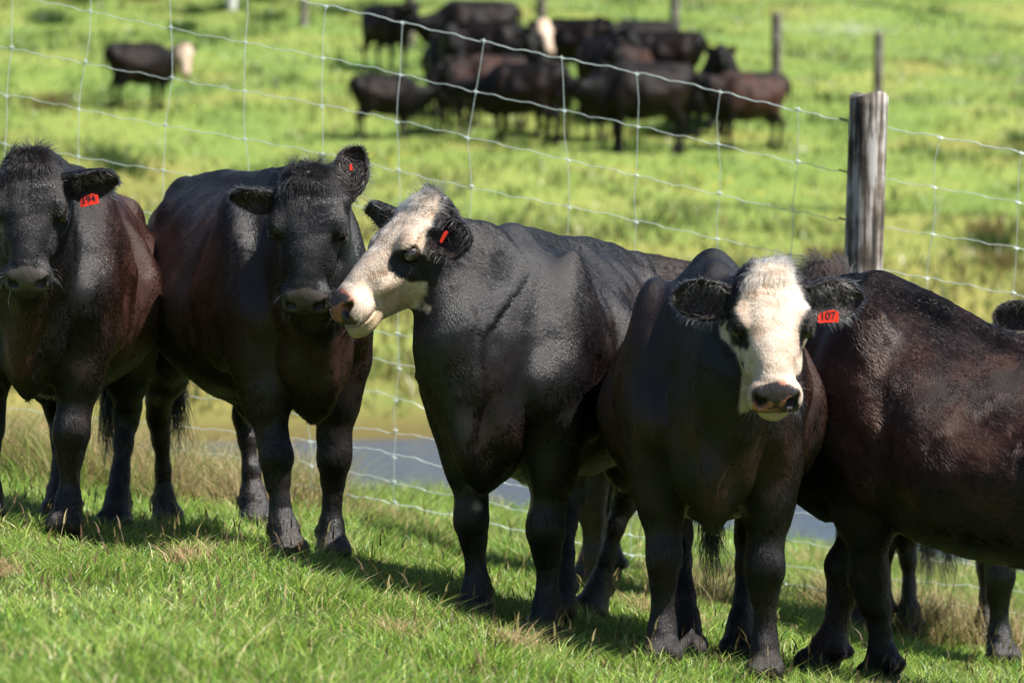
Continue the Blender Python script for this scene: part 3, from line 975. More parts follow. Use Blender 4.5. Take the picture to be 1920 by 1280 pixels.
    hair_object('eyelashes', root, P, unit(N + HR[2] * -.2), N, rng.uniform(.008, .014, len(P)), np.full((len(P), 3), .03), .0004, lift=.8, rng=rng, jitter=.15, droop=.5)
    # tail switch
    tz = cfg.get('tail', (0., 0.))
    n = 420
    P = np.array([-.85, tz[0], .60 - .85 * slope]) + rng.normal(0, .013, (n, 3)) * [1, 1, 4]
    N = unit(rng.normal(0, 1, (n, 3)) * [1, 1, .1])
    ln = rng.uniform(.12, .36, n)
    hair_object('tail_switch', root, P, np.tile([[0, 0, -1.]], (n, 1)), N, ln, np.full((n, 3), .002), .0011, lift=.05, rng=rng, jitter=.06, npts=7, curl=.08)
    # ear tag
    for key, sgn in (('tagL', 1), ('tagR', -1)):
        if key not in cfg: continue
        tg = cfg[key]
        off, ve, fe, inner, uv, ec, ed, eo, ew, _ = ears[0 if sgn == 1 else 1]
        pos = ec + ed * tg.get('u', 0) + eo * tg.get('o', .030) + np.array([0, 0, -1.]) * tg.get('drop', .03)
        n = unit(tol(tg.get('face', (0, 0, 0))) - pos if 'n' not in tg else Wm @ np.array(tg['n'], float))
        xx = unit(Wm @ np.array(tg.get('x', (1, 0, .15)), float)); xx = unit(xx - (xx @ n) * n)
        yy = np.cross(n, xx)
        w, h = tg.get('w', .030), tg.get('h', .018)
        out = [(-w, -h), (w * .95, -h), (w, h * .55), (w * .45, h), (-w * .8, h * .55), (-w, 0)]
        front = [pos + xx * a + yy * b + n * .0016 for a, b in out]
        backp = [pos + xx * a + yy * b - n * .0016 for a, b in out]
        k = len(out)
        me = bpy.data.meshes.new('ear_tag')
        me.from_pydata([tuple(v) for v in front + backp], [], [tuple(range(k)), tuple(range(2 * k - 1, k - 1, -1))] + [(i, i + k, (i + 1) % k + k, (i + 1) % k) for i in range(k)])
        me.materials.append(M_TAG); me.update()
        to = link('ear_tag', me, root)
        if tg.get('text'):
            cu = bpy.data.curves.new('tag_number', 'FONT')
            cu.body = tg['text']; cu.size = h * 1.7; cu.align_x = 'CENTER'; cu.align_y = 'CENTER'; cu.extrude = .0004; cu.offset = .0002
            cu.materials.append(M_INK)
            tmp = bpy.data.objects.new('tag_number_text', cu); COL.objects.link(tmp)
            bpy.context.view_layer.update()
            tm = bpy.data.meshes.new_from_object(tmp.evaluated_get(bpy.context.evaluated_depsgraph_get()))
            bpy.data.objects.remove(tmp)
            fo = link('tag_number', tm, to)
            Mx = Matrix(((xx[0], yy[0], n[0], 0), (xx[1], yy[1], n[1], 0), (xx[2], yy[2], n[2], 0), (0, 0, 0, 1)))
            Mx.translation = Vector(pos + n * .0024 - xx * w * .05)
            fo.matrix_local = Mx
    return root

# ------------------------------------------------------------------ the place
build_ground()
build_water()
# ------------------------------------------------------------------ grass
def blades(name, P, length, width, lean, cols, parent=None, mats=None, segs=3, seed=0, bend=.5, yaw=None):
    """P roots (n,3); lean (n,2) horizontal tip offset as a fraction of length"""
    rng = np.random.default_rng(seed)
    n = len(P)
    az = rng.random(n) * 2 * np.pi if yaw is None else yaw
    wd = np.stack([np.cos(az), np.sin(az), 0 * az], 1)
    V = np.zeros((n, 2 * segs + 1, 3))
    for i in range(segs + 1):
        u = i / segs
        c = P + np.concatenate([lean * (u ** 1.8)[None] if False else lean * (u ** 1.8), np.zeros((n, 1))], 1) * length[:, None]
        c[:, 2] += length * (u - bend * .45 * u * u)
        w = (width * (1 - u) ** .7)[:, None]
        if i < segs:
            V[:, 2 * i] = c - wd * w * .5; V[:, 2 * i + 1] = c + wd * w * .5
        else:
            V[:, 2 * i] = c
    k = 2 * segs + 1
    b = (np.arange(n) * k)[:, None]
    quads = np.concatenate([b + np.array([[2 * i, 2 * i + 1, 2 * i + 3, 2 * i + 2]]) for i in range(segs - 1)])
    tris = b + np.array([[2 * segs - 2, 2 * segs - 1, 2 * segs]])
    C = np.repeat(cols, k, axis=0)
    shade = np.tile(np.array([.75] * 2 + [1.0] * (k - 2)), n)[:, None]
    me = np_mesh(name, V.reshape(-1, 3), [quads, tris], mats or [M_BLADE], cols=C * (.9 + .1 * shade))
    return link(name, me, parent)

GREENS = np.array([(.195, .345, .045), (.26, .42, .06), (.34, .45, .09), (.12, .28, .07), (.45, .48, .14), (.60, .54, .28)])
def pick_green(P, rng, dry=.08):
    a = fbm(P * [1, 1, 0], 1.6, 21); b = fbm(P * [1, 1, 0], 6, 22)
    t = rng.random(len(P)) + (b - .5) * .6
    w = np.stack([.25 + 0 * a, .30 + 0 * a, .22 + .3 * (a - .5), .10 + 1.0 * np.maximum(b - .55, 0), .10 + .5 * np.maximum(a - .5, 0), dry * (1 + 1.5 * (a - .5))], 1)
    w = np.cumsum(np.maximum(w, 0), 1); w /= w[:, -1:]
    i = (rng.random(len(P))[:, None] > w).sum(1)
    c = GREENS[np.minimum(i, 5)]
    return c * rng.uniform(.50, 1.5, (len(P), 1))

def near_grass():
    rng = np.random.default_rng(5)
    n = 680000
    y = np.sqrt(rng.uniform(6.3 ** 2, 23.0 ** 2, n))
    x = rng.uniform(-1, 1, n) * (.145 * y + .45)
    crest = 19.0 + .7 * np.clip(x, -3, 3)
    P = np.stack([x, y, ground(x, y)], 1)
    cl = fbm(P * [1, 1, 0], 5, 31); cl2 = fbm(P * [1, 1, 0], 14, 32)
    keep = (rng.random(n) < (.35 + 1.3 * (cl2 - .2)) * (1 - .6 * sstep(15, 17.5, y))) & (P[:, 2] > WATER + .1) & (y < crest + 1.2)
    P, cl, y = P[keep], cl[keep], y[keep]
    n = len(P)
    L = rng.uniform(.026, .068, n) * (.55 + 1.15 * sstep(.3, .75, cl)) * (1 + .5 * sstep(13.5, 16, y))
    ang = fbm(P * [1, 1, 0], 3, 33) * 12 + rng.normal(0, 1.3, n)
    mag = rng.uniform(.15, 1.35, n)
    lean = np.stack([np.cos(ang), np.sin(ang)], 1) * mag[:, None]
    P[:, 2] -= .006
    o = blades('grass', P, L, rng.uniform(.0030, .0062, n) * (1 + .5 * sstep(15, 18, y)), lean, pick_green(P, rng, .12), seed=2)
    tag(o, 'short bright green pasture grass under and in front of the cattle', 'grass', kind='stuff')
    # flowering stems
    n = 1500
    y = np.sqrt(rng.uniform(9 ** 2, 16.3 ** 2, n)); x = rng.uniform(-1, 1, n) * (.145 * y + .3)
    P = np.stack([x, y, ground(x, y)], 1)
    L = rng.uniform(.09, .20, n); ang = rng.random(n) * 6.28
    lean = np.stack([np.cos(ang), np.sin(ang)], 1) * rng.uniform(.1, .6, n)[:, None]
    c = np.where(rng.random((n, 1)) < .5, np.array([[.33, .27, .10]]), np.array([[.16, .10, .05]])) * rng.uniform(.7, 1.2, (n, 1))
    az = rng.random(n) * 6.28
    a = blades('grass_stems', P, L, np.full(n, .0022), lean, c, seed=3, mats=[M_DRY], yaw=az)
    tips = P + np.concatenate([lean * (.75 ** 1.8), np.zeros((n, 1))], 1) * L[:, None]; tips[:, 2] += L * (.75 - .225 * .5625)
    tag(a, 'thin brown flowering grass stems rising above the short grass', 'grass stems', kind='stuff')
    b = blades('grass_seed_heads', tips, L * .30, np.full(n, .0065), lean * 1.2, c * .9, seed=4, mats=[M_DRY], yaw=az)
    tag(b, 'small seed heads at the tips of the grass stems', 'seed heads', kind='stuff')
    # dry thatch and tussocks along the fence
    R0, L0, C0, LE, W0 = [], [], [], [], []
    spots = [(rng.uniform(-2.3, -.75), rng.uniform(14.9, 16.3), 1) for _ in range(95)] + [(rng.uniform(1.35, 2.3), rng.uniform(14.2, 15.6), .75) for _ in range(42)] + \
            [(rng.uniform(.6, .95), rng.uniform(14.0, 15.6), .45) for _ in range(14)] + [(rng.uniform(-.75, .5), rng.uniform(15.3, 16.6), .35) for _ in range(20)] + \
            [(rng.uniform(-.8, 2.4), rng.uniform(17.5, 21.5), .55) for _ in range(60)]
    for sx, sy, sz in spots:
        m = 130
        px = sx + rng.normal(0, .07, m); py = sy + rng.normal(0, .07, m)
        P = np.stack([px, py, ground(px, py) - .01], 1)
        d = np.stack([px - sx, py - sy], 1) * 4
        R0.append(P); L0.append(rng.uniform(.12, .42, m) * sz)
        LE.append(d + rng.normal(0, .35, (m, 2)))
        dryc = np.array([[.50, .38, .20]]) if rng.random() < (.72 if sy < 16.4 or sx < -.8 else .25) else np.array([[.22, .32, .06]])
        C0.append(dryc * rng.uniform(.5, 1.3, (m, 1)) * (1 + rng.normal(0, .06, (m, 3)))); W0.append(rng.uniform(.0025, .005, m))
    o = blades('dry_grass', np.concatenate(R0), np.concatenate(L0), np.concatenate(W0), np.concatenate(LE), np.clip(np.concatenate(C0), .01, .8), seed=6, mats=[M_DRY])
    tag(o, 'straw coloured dry grass growing along the foot of the wire fence', 'dry grass', kind='stuff')
    # a few dead tufts lying in the pasture
    R0, L0, C0, LE = [], [], [], []
    for sx, sy in [(1.37, 11.2), (1.16, 11.0), (-.98, 11.3), (.02, 10.6), (-1.45, 10.4), (.62, 12.9), (-.3, 10.2), (.45, 13.3)]:
        m = 160; px = sx + rng.normal(0, .035, m); py = sy + rng.normal(0, .05, m)
        R0.append(np.stack([px, py, ground(px, py) + .02], 1)); L0.append(rng.uniform(.03, .09, m)); LE.append(rng.normal(0, .9, (m, 2)))
        C0.append(np.array([[.55, .38, .22]]) * rng.uniform(.6, 1.2, (m, 1)))
    o = blades('dead_grass_tufts', np.concatenate(R0), np.concatenate(L0), np.full(sum(map(len, L0)), .003), np.concatenate(LE), np.concatenate(C0), seed=8, mats=[M_DRY])
    tag(o, 'small pale tufts of dead grass scattered in the green pasture', 'dead grass', kind='stuff')

def far_grass():
    rng = np.random.default_rng(15)
    n = 80000
    y = rng.uniform(40.5, 112, n)
    x = rng.uniform(-1, 1, n) * (.15 * y + 5)
    P = np.stack([x, y, ground(x, y) - .02], 1)
    a = fbm(P * [1, 1, 0], .30, 41); b = fbm(P * [1, 1, 0], 1.1, 42)
    near = sstep(62, 46, y)
    keep = rng.random(n) < .45 + .8 * sstep(.4, .75, b)
    P, a, b, near = P[keep], a[keep], b[keep], near[keep]
    n = len(P)
    L = rng.uniform(.10, .26, n) * (.7 + 1.2 * sstep(.5, .8, b)) * (1 + .6 * near)
    c0 = np.array([.155, .232, .062]); c1 = np.array([.250, .282, .082]); c2 = np.array([.27, .25, .095]); c3 = np.array([.07, .12, .03])
    t = sstep(.35, .65, a)[:, None]
    c = c0 * (1 - t) + c1 * t
    dr = (rng.random(n) < .08 + .75 * near * sstep(.3, .6, b))[:, None]
    c = np.where(dr, c2, c)
    dk = (rng.random(n) < .22 * sstep(.58, .75, b))[:, None]
    c = np.where(dk, c3, c) * rng.uniform(.7, 1.3, (n, 1))
    o = blades('meadow_grass', P, L, rng.uniform(.03, .07, n), rng.normal(0, .4, (n, 2)), c, segs=2, seed=11)
    tag(o, 'longer blurred tufts of pasture across the far hillside', 'meadow grass', kind='stuff')
    # rush clumps
    R0, L0, C0, LE = [], [], [], []
    sp = [(rng.uniform(-10, 10), rng.uniform(41, 60)) for _ in range(16)] + [(rng.uniform(-12, -3), rng.uniform(84, 93)) for _ in range(14)] + \
         [(6.3 + rng.normal(0, .5), 55 + rng.normal(0, 1)) for _ in range(2)] + \
         [(rng.uniform(-11, 11), rng.uniform(55, 78)) for _ in range(4)]
    for sx, sy in sp:
        m = 150; px = sx + rng.normal(0, .22, m); py = sy + rng.normal(0, .22, m)
        P = np.stack([px, py, ground(px, py) - .02], 1)
        R0.append(P); L0.append(rng.uniform(.2, .5, m)); LE.append(np.stack([px - sx, py - sy], 1) * 1.2 + rng.normal(0, .15, (m, 2)))
        C0.append((np.array([[.045, .095, .02]]) if rng.random() < .6 else np.array([[.20, .15, .06]])) * rng.uniform(.6, 1.3, (m, 1)))
    o = blades('rush_clumps', np.concatenate(R0), np.concatenate(L0), np.full(sum(map(len, L0)), .03), np.concatenate(LE), np.concatenate(C0), segs=2, seed=12)
    tag(o, 'dark and brown rush clumps dotted over the far bank', 'rushes', kind='stuff')
    # flowers: yellow buttercups by the far herd, white ones up the hill
    R0, C0 = [], []
    for cx, cy, s, m, col in [(-1.7, 62, .9, 24, 0), (3.1, 61.5, 1.0, 40, 0), (-8, 66, 1.5, 24, 0), (9, 78, 1.5, 16, 0), (7.6, 88, .9, 170, 1), (8.2, 88.5, .5, 120, 1),
                              (11, 82, 1.6, 60, 1), (-4.4, 78, 1.4, 40, 1), (6.2, 90, 2.5, 80, 1), (2.5, 92, 3, 60, 1), (8, 77, 1.2, 30, 1)]:
        px = cx + rng.normal(0, s, m); py = cy + rng.normal(0, s * .8, m)
        R0.append(np.stack([px, py, ground(px, py) + .15], 1)); C0.append(np.tile([[.60, .48, .03]] if col == 0 else [[.62, .66, .50]], (m, 1)))
    P = np.concatenate(R0); n = len(P)
    o = blades('wild_flowers', P, np.full(n, .06), np.full(n, .07), rng.normal(0, .6, (n, 2)), np.concatenate(C0), segs=2, seed=13)
    tag(o, 'patches of yellow and white wild flowers in the far pasture', 'flowers', kind='stuff')

near_grass()
far_grass()
# ------------------------------------------------------------------ fences
def tubes(polys, radii, sides=6):
    Vs, Fs, off = [], [], 0
    for pts, r in zip(polys, radii):
        pts = np.asarray(pts, float); n = len(pts)
        t = unit(np.gradient(pts, axis=0))
        ref = np.where(np.abs(t[:, 2:3]) > .8, np.array([[1., 0, 0]]), np.array([[0, 0, 1.]]))
        u = unit(np.cross(t, ref)); v = np.cross(t, u)
        a = np.linspace(0, 2 * np.pi, sides, endpoint=False)
        rr = np.broadcast_to(r, (n,))[:, None, None]
        V = pts[:, None] + rr * (np.cos(a)[None, :, None] * u[:, None] + np.sin(a)[None, :, None] * v[:, None])
        i = np.arange(n - 1)[:, None] * sides; j = np.arange(sides)[None]; k = (j + 1) % sides
        F = np.stack([i + j, i + k, i + sides + k, i + sides + j], -1).reshape(-1, 4)
        Vs.append(V.reshape(-1, 3)); Fs.append(F + off); off += n * sides
    return np.concatenate(Vs), np.concatenate(Fs)

def wood_material(name, pale=1.):
    m, N, L = mat(name)
    o = N.new('ShaderNodeOutputMaterial'); b = N.new('ShaderNodeBsdfPrincipled')
    tc = N.new('ShaderNodeTexCoord'); mp = N.new('ShaderNodeMapping'); mp.inputs['Scale'].default_value = (26, 26, 1.6)
    L.new(tc.outputs['Object'], mp.inputs['Vector'])
    n = N.new('ShaderNodeTexNoise'); n.inputs['Scale'].default_value = 1.5; n.inputs['Detail'].default_value = 7; n.inputs['Roughness'].default_value = .65
    L.new(mp.outputs[0], n.inputs['Vector'])
    n2 = N.new('ShaderNodeTexNoise'); n2.inputs['Scale'].default_value = 9; n2.inputs['Detail'].default_value = 4
    L.new(tc.outputs['Object'], n2.inputs['Vector'])
    r = N.new('ShaderNodeValToRGB'); e = r.color_ramp.elements
    e[0].position = .38; e[0].color = (.022, .017, .015, 1); e[1].position = .50; e[1].color = (.135 * pale, .108 * pale, .085 * pale, 1)
    x = e.new(.62); x.color = (.42 * pale, .40 * pale, .385 * pale, 1)
    ad = N.new('ShaderNodeMath'); ad.operation = 'MULTIPLY_ADD'; ad.inputs[1].default_value = .45; L.new(n2.outputs['Fac'], ad.inputs[0])
    sb = N.new('ShaderNodeMath'); sb.operation = 'SUBTRACT'; L.new(n.outputs['Fac'], sb.inputs[0]); sb.inputs[1].default_value = .225
    L.new(sb.outputs[0], ad.inputs[2]); L.new(ad.outputs[0], r.inputs[0])
    L.new(r.outputs[0], b.inputs['Base Color']); b.inputs['Roughness'].default_value = .85
    bp = N.new('ShaderNodeBump'); bp.inputs['Strength'].default_value = .8; bp.inputs['Distance'].default_value = .006
    L.new(n.outputs['Fac'], bp.inputs['Height']); L.new(bp.outputs[0], b.inputs['Normal'])
    L.new(b.outputs[0], o.inputs[0])
    return m

def post_mesh(name, top, base, r, seed, m, cracks=True):
    """vertical-ish weathered round post, local origin at base"""
    top = np.array(top, float) - np.array(base, float)
    nu, nv = 60, 44
    u = np.linspace(-.04, 1, nu)
    a = np.linspace(0, 2 * np.pi, nv, endpoint=False)
    U, A = np.meshgrid(u, a, indexing='ij')
    D = np.stack([np.cos(A), np.sin(A), U * 3], -1).reshape(-1, 3)
    rr = r * (1 + .06 * (fbm(D, 1.6, seed) - .5) + .035 * (fbm(D * [4, 4, .5], 2.4, seed + 1) - .5))
    if cracks:
        ck = np.abs(noise(np.stack([np.cos(A) * 5, np.sin(A) * 5, U * 1.2], -1).reshape(-1, 3), 1, seed + 3) - .5)
        rr = rr - r * .10 * (1 - sstep(0, .035, ck))
    rr = rr.reshape(nu, nv)
    V = U[..., None] * top + np.stack([np.cos(A) * rr, np.sin(A) * rr, 0 * A], -1)
    V[-1, :, 2] += .012 * np.sin(A[-1] * 2 + seed) + .010 * noise(np.stack([np.cos(a) * 3, np.sin(a) * 3, 0 * a], 1), 1, seed)
    V = V.reshape(-1, 3)
    i = np.arange(nu - 1)[:, None] * nv; j = np.arange(nv)[None]; k = (j + 1) % nv
    F = np.stack([i + j, i + k, i + nv + k, i + nv + j], -1).reshape(-1, 4)
    c = len(V); last = (nu - 1) * nv
    V = np.concatenate([V, V[last:].mean(0)[None] + [0, 0, -.004]])
    T = np.stack([last + np.arange(nv), last + (np.arange(nv) + 1) % nv, np.full(nv, c)], 1)
    return np_mesh(name, V, [F, T], [m])

FR = np.cumsum([0, .108, .1, .097, .092, .088, .083, .078, .073, .068, .062, .058, .050, .043])
FR = FR / FR[-1]
def fy(x): return 15.26 + .12 * (1.4 - x)
def ftop(x): return np.where(x < 1.45, .104 - .219 * (x - 1.4), .092 - .19 * (x - 1.45))
def build_fence():
    rng = np.random.default_rng(9)
    root = link('wire_fence', None); root.location = (1.40, 15.17, float(ground(np.array([1.4]), np.array([15.17]))[0]))
    tag(root, 'sagging galvanised wire mesh fence with a weathered round post behind the cattle', 'fence')
    O = np.array(root.location)
    P, Rr = [], []
    def pt(x, f, dz=0.):
        x = np.asarray(x, float)
        gz = ground(x, fy(x)) + .10 - .04 * np.sin(x * 2)
        t = ftop(x)
        z = t + (gz - t) * f
        y = fy(x) + .05 * np.sin(x * 1.3) * f + .03 * f
        return np.stack([x, y, z + dz], -1)
    xs = np.arange(-3.4, 3.6, .012)
    vx = np.concatenate([1.175 - .325 * np.arange(14), 1.735 + .33 * np.arange(6)])
    vx = vx + rng.normal(0, .008, len(vx))
    for k, f in enumerate(FR):
        ph = rng.uniform(0, 6); w = rng.normal(0, 1, 3) * .004
        q = pt(xs, f)
        cr = 2 * np.pi * (xs - 1.175) / .1625
        q[:, 2] += .0034 * np.sin(cr) + .0016 * np.sin(cr * 2.3 + ph) + w[0] * np.sin(xs * 2.1 + ph) * 2 + w[1] * np.sin(xs * 5 + ph)
        if 6 < k < 13: q[:, 2] += .02 * np.sin(xs * 3.1 + k * 2) * sstep(0, .5, .6 - np.abs(xs + .6)) 
        if k == 9:                                                      # mended, slack wire with barbs of twisted ends
            q[:, 2] += .03 * np.sin(xs * 9) * sstep(.5, .1, np.abs(xs + .45))
        P.append(q); Rr.append(.0016 if k not in (0, 13) else .0022)
    for x0 in vx:
        off = np.cumsum(np.concatenate([[0], rng.normal(-.004, .011, len(FR) - 1)]))
        pts = []
        for k, f in enumerate(FR):
            x = x0 + off[k]
            pts.append(pt(np.array([x]), f)[0])
        q = []
        for a, b in zip(pts[:-1], pts[1:]):
            mid = (a + b) / 2 + np.array([rng.normal(0, .004), 0, 0])
            q += [a, mid]
        q.append(pts[-1])
        P.append(np.array(q)); Rr.append(.0015)
        for a in pts:                                                    # knots
            P.append(np.array([a + [-.010, -.002, .003], a + [0, -.003, 0], a + [.010, -.002, -.003]])); Rr.append(.0028)
            P.append(np.array([a + [0, -.002, -.014], a + [0, -.003, 0], a + [0, -.002, .010]])); Rr.append(.0025)
    V, F = tubes(P, Rr)
    link('wire_netting', np_mesh('wire_netting', V - O, F, [M_WIRE]), root)
    # dark tie wires next to the post
    m_dark = plain('old_tie_wire', (.07, .05, .04), .6, .3)
    for f in FR[:6]:
        a = pt(np.array([1.335]), f)[0]; b = pt(np.array([1.385]), f)[0]
        V, F = tubes([np.array([a, (a + b) / 2 + [0, -.004, -.002], b + [0, -.02, -.004]])], [.0034])
        link('tie_wire', np_mesh('tie_wire', V - O, F, [m_dark]), root)
    pm = wood_material('weathered_post')
    zb = float(ground(np.array([1.39]), np.array([15.16]))[0])
    p = link('fence_post', post_mesh('fence_post', (1.446, 15.16, .205), (1.388, 15.16, zb), .078, 4, pm), root)
    p.location = np.array([1.388, 15.16, zb]) - O
    # nail holes
    hp = plain('nail_hole', (.01, .008, .007), .9)
    # far fence on the hillside
    fr = link('hillside_fence', None); fr.location = (0, 80, float(ground(np.array([0.]), np.array([80.]))[0]))
    tag(fr, 'line of old wooden posts crossing the hillside behind the far herd', 'fence')
    O2 = np.array(fr.location)
    wm = wood_material('old_grey_wood', .8)
    FP = [(5.03, 71.2, 1.80, .10), (6.84, 69.9, 1.75, .09), (3.39, 77.8, 1.85, .10), (.61, 79.5, 1.9, .10), (-2.19, 80.6, 1.8, .10), (-4.72, 84.8, 1.75, .09), (-8.6, 92.0, 1.7, .09), (9.6, 68.0, 1.7, .09)]
    for i, (x, y, h, r) in enumerate(FP):
        z = float(ground(np.array([x]), np.array([y]))[0])
        o = link('fence_post', post_mesh('far_post', (x + .03 * math.sin(i * 3), y, z + h), (x, y, z), r, 20 + i, wm, False), fr)
        o.location = np.array([x, y, z]) - O2
    pw = plain('whitened_wood', (.55, .56, .55), .8, noise_amt=.2, nscale=6)
    z = float(ground(np.array([-6.65]), np.array([88.7]))[0])
    o = link('fence_post', post_mesh('far_post', (-6.62, 88.7, z + 1.6), (-6.65, 88.7, z), .13, 40, pw, False), fr); o.location = np.array([-6.65, 88.7, z]) - O2
    o['label'] = 'thicker whitened post'
    P, Rr = [], []
    order = sorted([(x, y, h) for x, y, h, r in FP])
    for f in (.35, .6, .85):
        P.append(np.array([(x, y - .11, float(ground(np.array([x]), np.array([y]))[0]) + h * f) for x, y, h in order])); Rr.append(.003)
    V, F = tubes(P, Rr, 4)
    link('fence_wire', np_mesh('fence_wire', V - O2, F, [M_WIRE]), fr)

build_fence()
COWS = [
 (dict(root=(-1.53, 12.75), yaw=-94, f=[(-1.47, 12.25), (-1.74, 12.35)], h=[(-1.40, 13.1), (-1.62, 13.3)],
       head=(-1.505, 11.66, -.035), hdir=(.0, -.36, -.93), roll=0, seed=3, red=.62, lift=.09, jit=.10, curly=.6, gloss=.4, hairs=130000,
       earL=dict(dir=(-.05, 1, .12), open=(.75, 0, .3)), earR=dict(dir=(-.05, 1, 0)),
       tagL=dict(text='194', drop=.030, x=(1, 0, .22), n=(-.1, -1, .15))),
  'black cow with numbered red ear tag, cut by the frame edge'),
 (dict(root=(-.90, 12.87), yaw=-67, f=[(-.60, 12.50), (-.735, 12.22)], h=[(-.92, 13.35), (-1.26, 13.6)],
       head=(-.645, 11.88, -.085), hdir=(-.03, -.30, -.95), roll=-4, hscale=1.06, seed=7, red=.42,
       earL=dict(dir=(-1, .35, .1), open=(.3, .3, .8)), earR=dict(dir=(-.02, 1, -.05), open=(.8, 0, .45), len=.165, wid=.050), sheath=1, gloss=.6,
       tagL=dict(w=.004, h=.011, u=0, o=.02, drop=-.02, n=(0, -1, .2))),
  'black cow with one ear raised, its muzzle beside the white-faced profile'),
 (dict(root=(.15, 12.03), yaw=-112, neckz=.74, f=[(.10, 11.55), (-.115, 11.64)], h=[(.27, 12.6), (.15, 12.2)],
       head=(-.262, 11.42, -.155), hdir=(-.68, -.36, -.64), roll=0, hscale=1.07, hx=.93,
       earR=dict(dir=(.10, 1, .45), open=(.7, 0, .2), len=.20), earL=dict(dir=(.22, 1, -.25), open=(.2, .2, .9)), seed=11, red=.15, face='half', earpale=.3,
       tail=(.05, 0), belly=1, pink=.42, nose=(.05, .034, .032), gloss=.75, tagL=dict(w=.020, h=.006, u=-.012, o=.03, drop=.012, x=(.5, 0, .8), n=(-.3, -1, .1)), lift=.045, jit=.06),
  'white-faced black cow turning its head in profile, dark eye patch'),
 (dict(root=(.62, 11.5), yaw=-93, f=[(.752, 11.02), (.448, 11.0)], h=[(.73, 11.95), (.55, 11.62)],
       head=(.735, 10.62, -.345), hdir=(.03, -.50, -.86), roll=0, seed=15, red=.45, face='blaze', earpale=.6, tuftlen=.8, belly=1, gloss=.5,
       tagL=dict(text='107', drop=.045, u=-.02, x=(1, 0, .05), n=(0, -1, .1))),
  'white-faced black cow facing the camera, red tag in one ear'),
 (dict(root=(1.475, 11.42), yaw=140, f=[(1.161, 11.69), (.981, 11.84)],
       head=(1.03, 12.25, -.405), hdir=(-.1, .75, -.65), roll=0, seed=19, red=.75, pitch=2.6, tuftlen=1.5, hairs=200000, lift=.10, jit=.10, swirl=1.5, curly=.8, gloss=.3, sag=.17),
  'black cow standing side-on, reddish flank filling the frame edge'),
 (dict(root=(1.78, 13.75), yaw=-80, f=[None, (1.748, 13.23)], head=(1.95, 12.95, -.50), hdir=(.1, -.5, -.8), seed=23, red=.3, hairs=30000, facehairs=9000),
  'mostly hidden black cow behind the side-on cow, one ear showing'),
 (dict(root=(.80, 14.3), yaw=165, scale=1.04, head=(.0, 14.45, -.7), hdir=(-.8, -.1, -.7), seed=27, red=.8, hairs=30000, facehairs=4000),
  'reddish black cow in the gap behind the two white-faced cows'),
]
for cfg, lab in COWS:
    build_cow(cfg, lab, 'cow', 'cattle lined up along the wire fence')
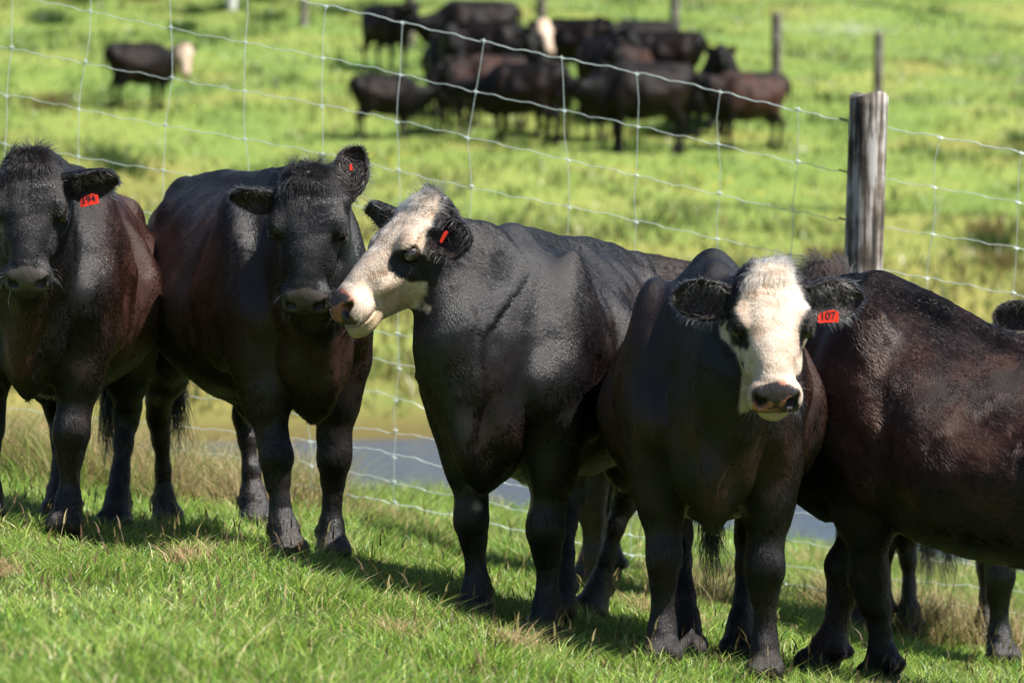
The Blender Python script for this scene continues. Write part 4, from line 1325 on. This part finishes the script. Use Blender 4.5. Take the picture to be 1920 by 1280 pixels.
# ------------------------------------------------------------------ far herd
def far_herd():
    V = {}
    base = dict(root=(0, 0), z=0., yaw=0, red=.45)
    V['up'] = build_cow(dict(base, head_l=(1.02, 0, 1.32), hdir_l=(.55, .1, -.8), seed=41), '', name='standing_cow', detail=False)
    V['low'] = build_cow(dict(base, head_l=(1.18, 0, 1.05), hdir_l=(.85, .05, -.5), seed=42), '', name='walking_cow', detail=False)
    V['turn'] = build_cow(dict(base, head_l=(.95, -.18, 1.34), hdir_l=(.25, -.6, -.75), seed=43), '', name='turned_cow', detail=False)
    V['white'] = build_cow(dict(base, head_l=(.98, -.25, 1.26), hdir_l=(-.225, -.39, -.9), face='full', seed=44, hscale=1.5, hx=.95), '', name='white_faced_cow', detail=False)
    V['whiteR'] = build_cow(dict(base, head_l=(1.08, -.02, 1.30), hdir_l=(.50, -.35, -.78), face='full', seed=45, hscale=1.2, hx=1.1), '', name='white_headed_cow', detail=False)
    V['brown'] = build_cow(dict(base, head_l=(.95, -.15, 1.25), hdir_l=(.4, -.5, -.75), seed=46, red=1.5, tone=.8), '', name='brown_cow', detail=False)
    herd = [
     (-6.75, 67.8, 33, .86, 'white', 'lone black cow with a white face, off left of the far herd'),
     (-2.60, 77.4, -52, .95, 'up', 'black cow at the back left of the far herd, before a post'),
     (-2.25, 66.1, 22, .82, 'low', 'black calf walking at the front left of the far herd'),
     (-1.25, 70.2, -84, 1.16, 'up', 'tall black cow facing forward at the left end of the far herd'),
     (-1.02, 67.3, -98, .92, 'brown', 'reddish calf facing forward in front of the tall far cow'),
     (-.42, 72.8, -28, 1.15, 'whiteR', 'black cow with white head lowered, standing by a far post'),
     (-.32, 69.0, 200, .95, 'brown', 'brown-flanked cow under the white-headed cow in the far herd'),
     (.20, 65.4, 155, 1.0, 'low', 'black cow side-on at the front centre of the far herd'),
     (.72, 67.4, -100, 1.02, 'up', 'brown-black cow at the middle of the far herd, facing forward'),
     (-.72, 75.5, 190, 1.12, 'low', 'black cow behind the tall cow at the left end of the far herd'),
     (2.95, 71.6, 160, 1.0, 'turn', 'black cow tucked behind the right shoulder of the largest far cow'),
     (1.22, 74.6, 150, 1.02, 'low', 'black cow side-on at the back centre of the far herd'),
     (1.62, 66.9, -78, .92, 'turn', 'grey-black cow with head low in the middle of the far herd'),
     (2.62, 74.8, 208, 1.05, 'up', 'black cow side-on behind the largest cow of the far herd'),
     (1.75, 70.9, -60, 1.05, 'up', 'dark cow facing forward between the middle and the largest far cows'),
     (.10, 72.0, -75, 1.0, 'up', 'black cow facing forward just left of the white lowered head'),
     (2.25, 70.2, -110, 1.0, 'brown', 'reddish cow peering over the back of the largest far cow'),
     (2.30, 64.8, 192, 1.12, 'low', 'largest black cow side-on at the front of the far herd'),
     (3.55, 68.2, -140, .78, 'turn', 'small dark calf between the largest and the brown far cow'),
     (3.86, 69.4, -92, 1.02, 'up', 'dark cow whose head shows above the brown far cow'),
     (4.20, 66.4, 200, .98, 'brown', 'brown cow side-on at the right end of the far herd'),
    ]
    for x, y, yaw, s, k, lab in herd:
        z = float(ground(np.array([x]), np.array([y]))[0]) - .02
        o = link('cow', V[k]); o.location = (x, y, z); o.rotation_euler = (0, 0, R(yaw)); o.scale = (s * .95, s * 1.15, s * 1.13)
        tag(o, lab, 'cow', 'far herd resting on the hillside')

far_herd()
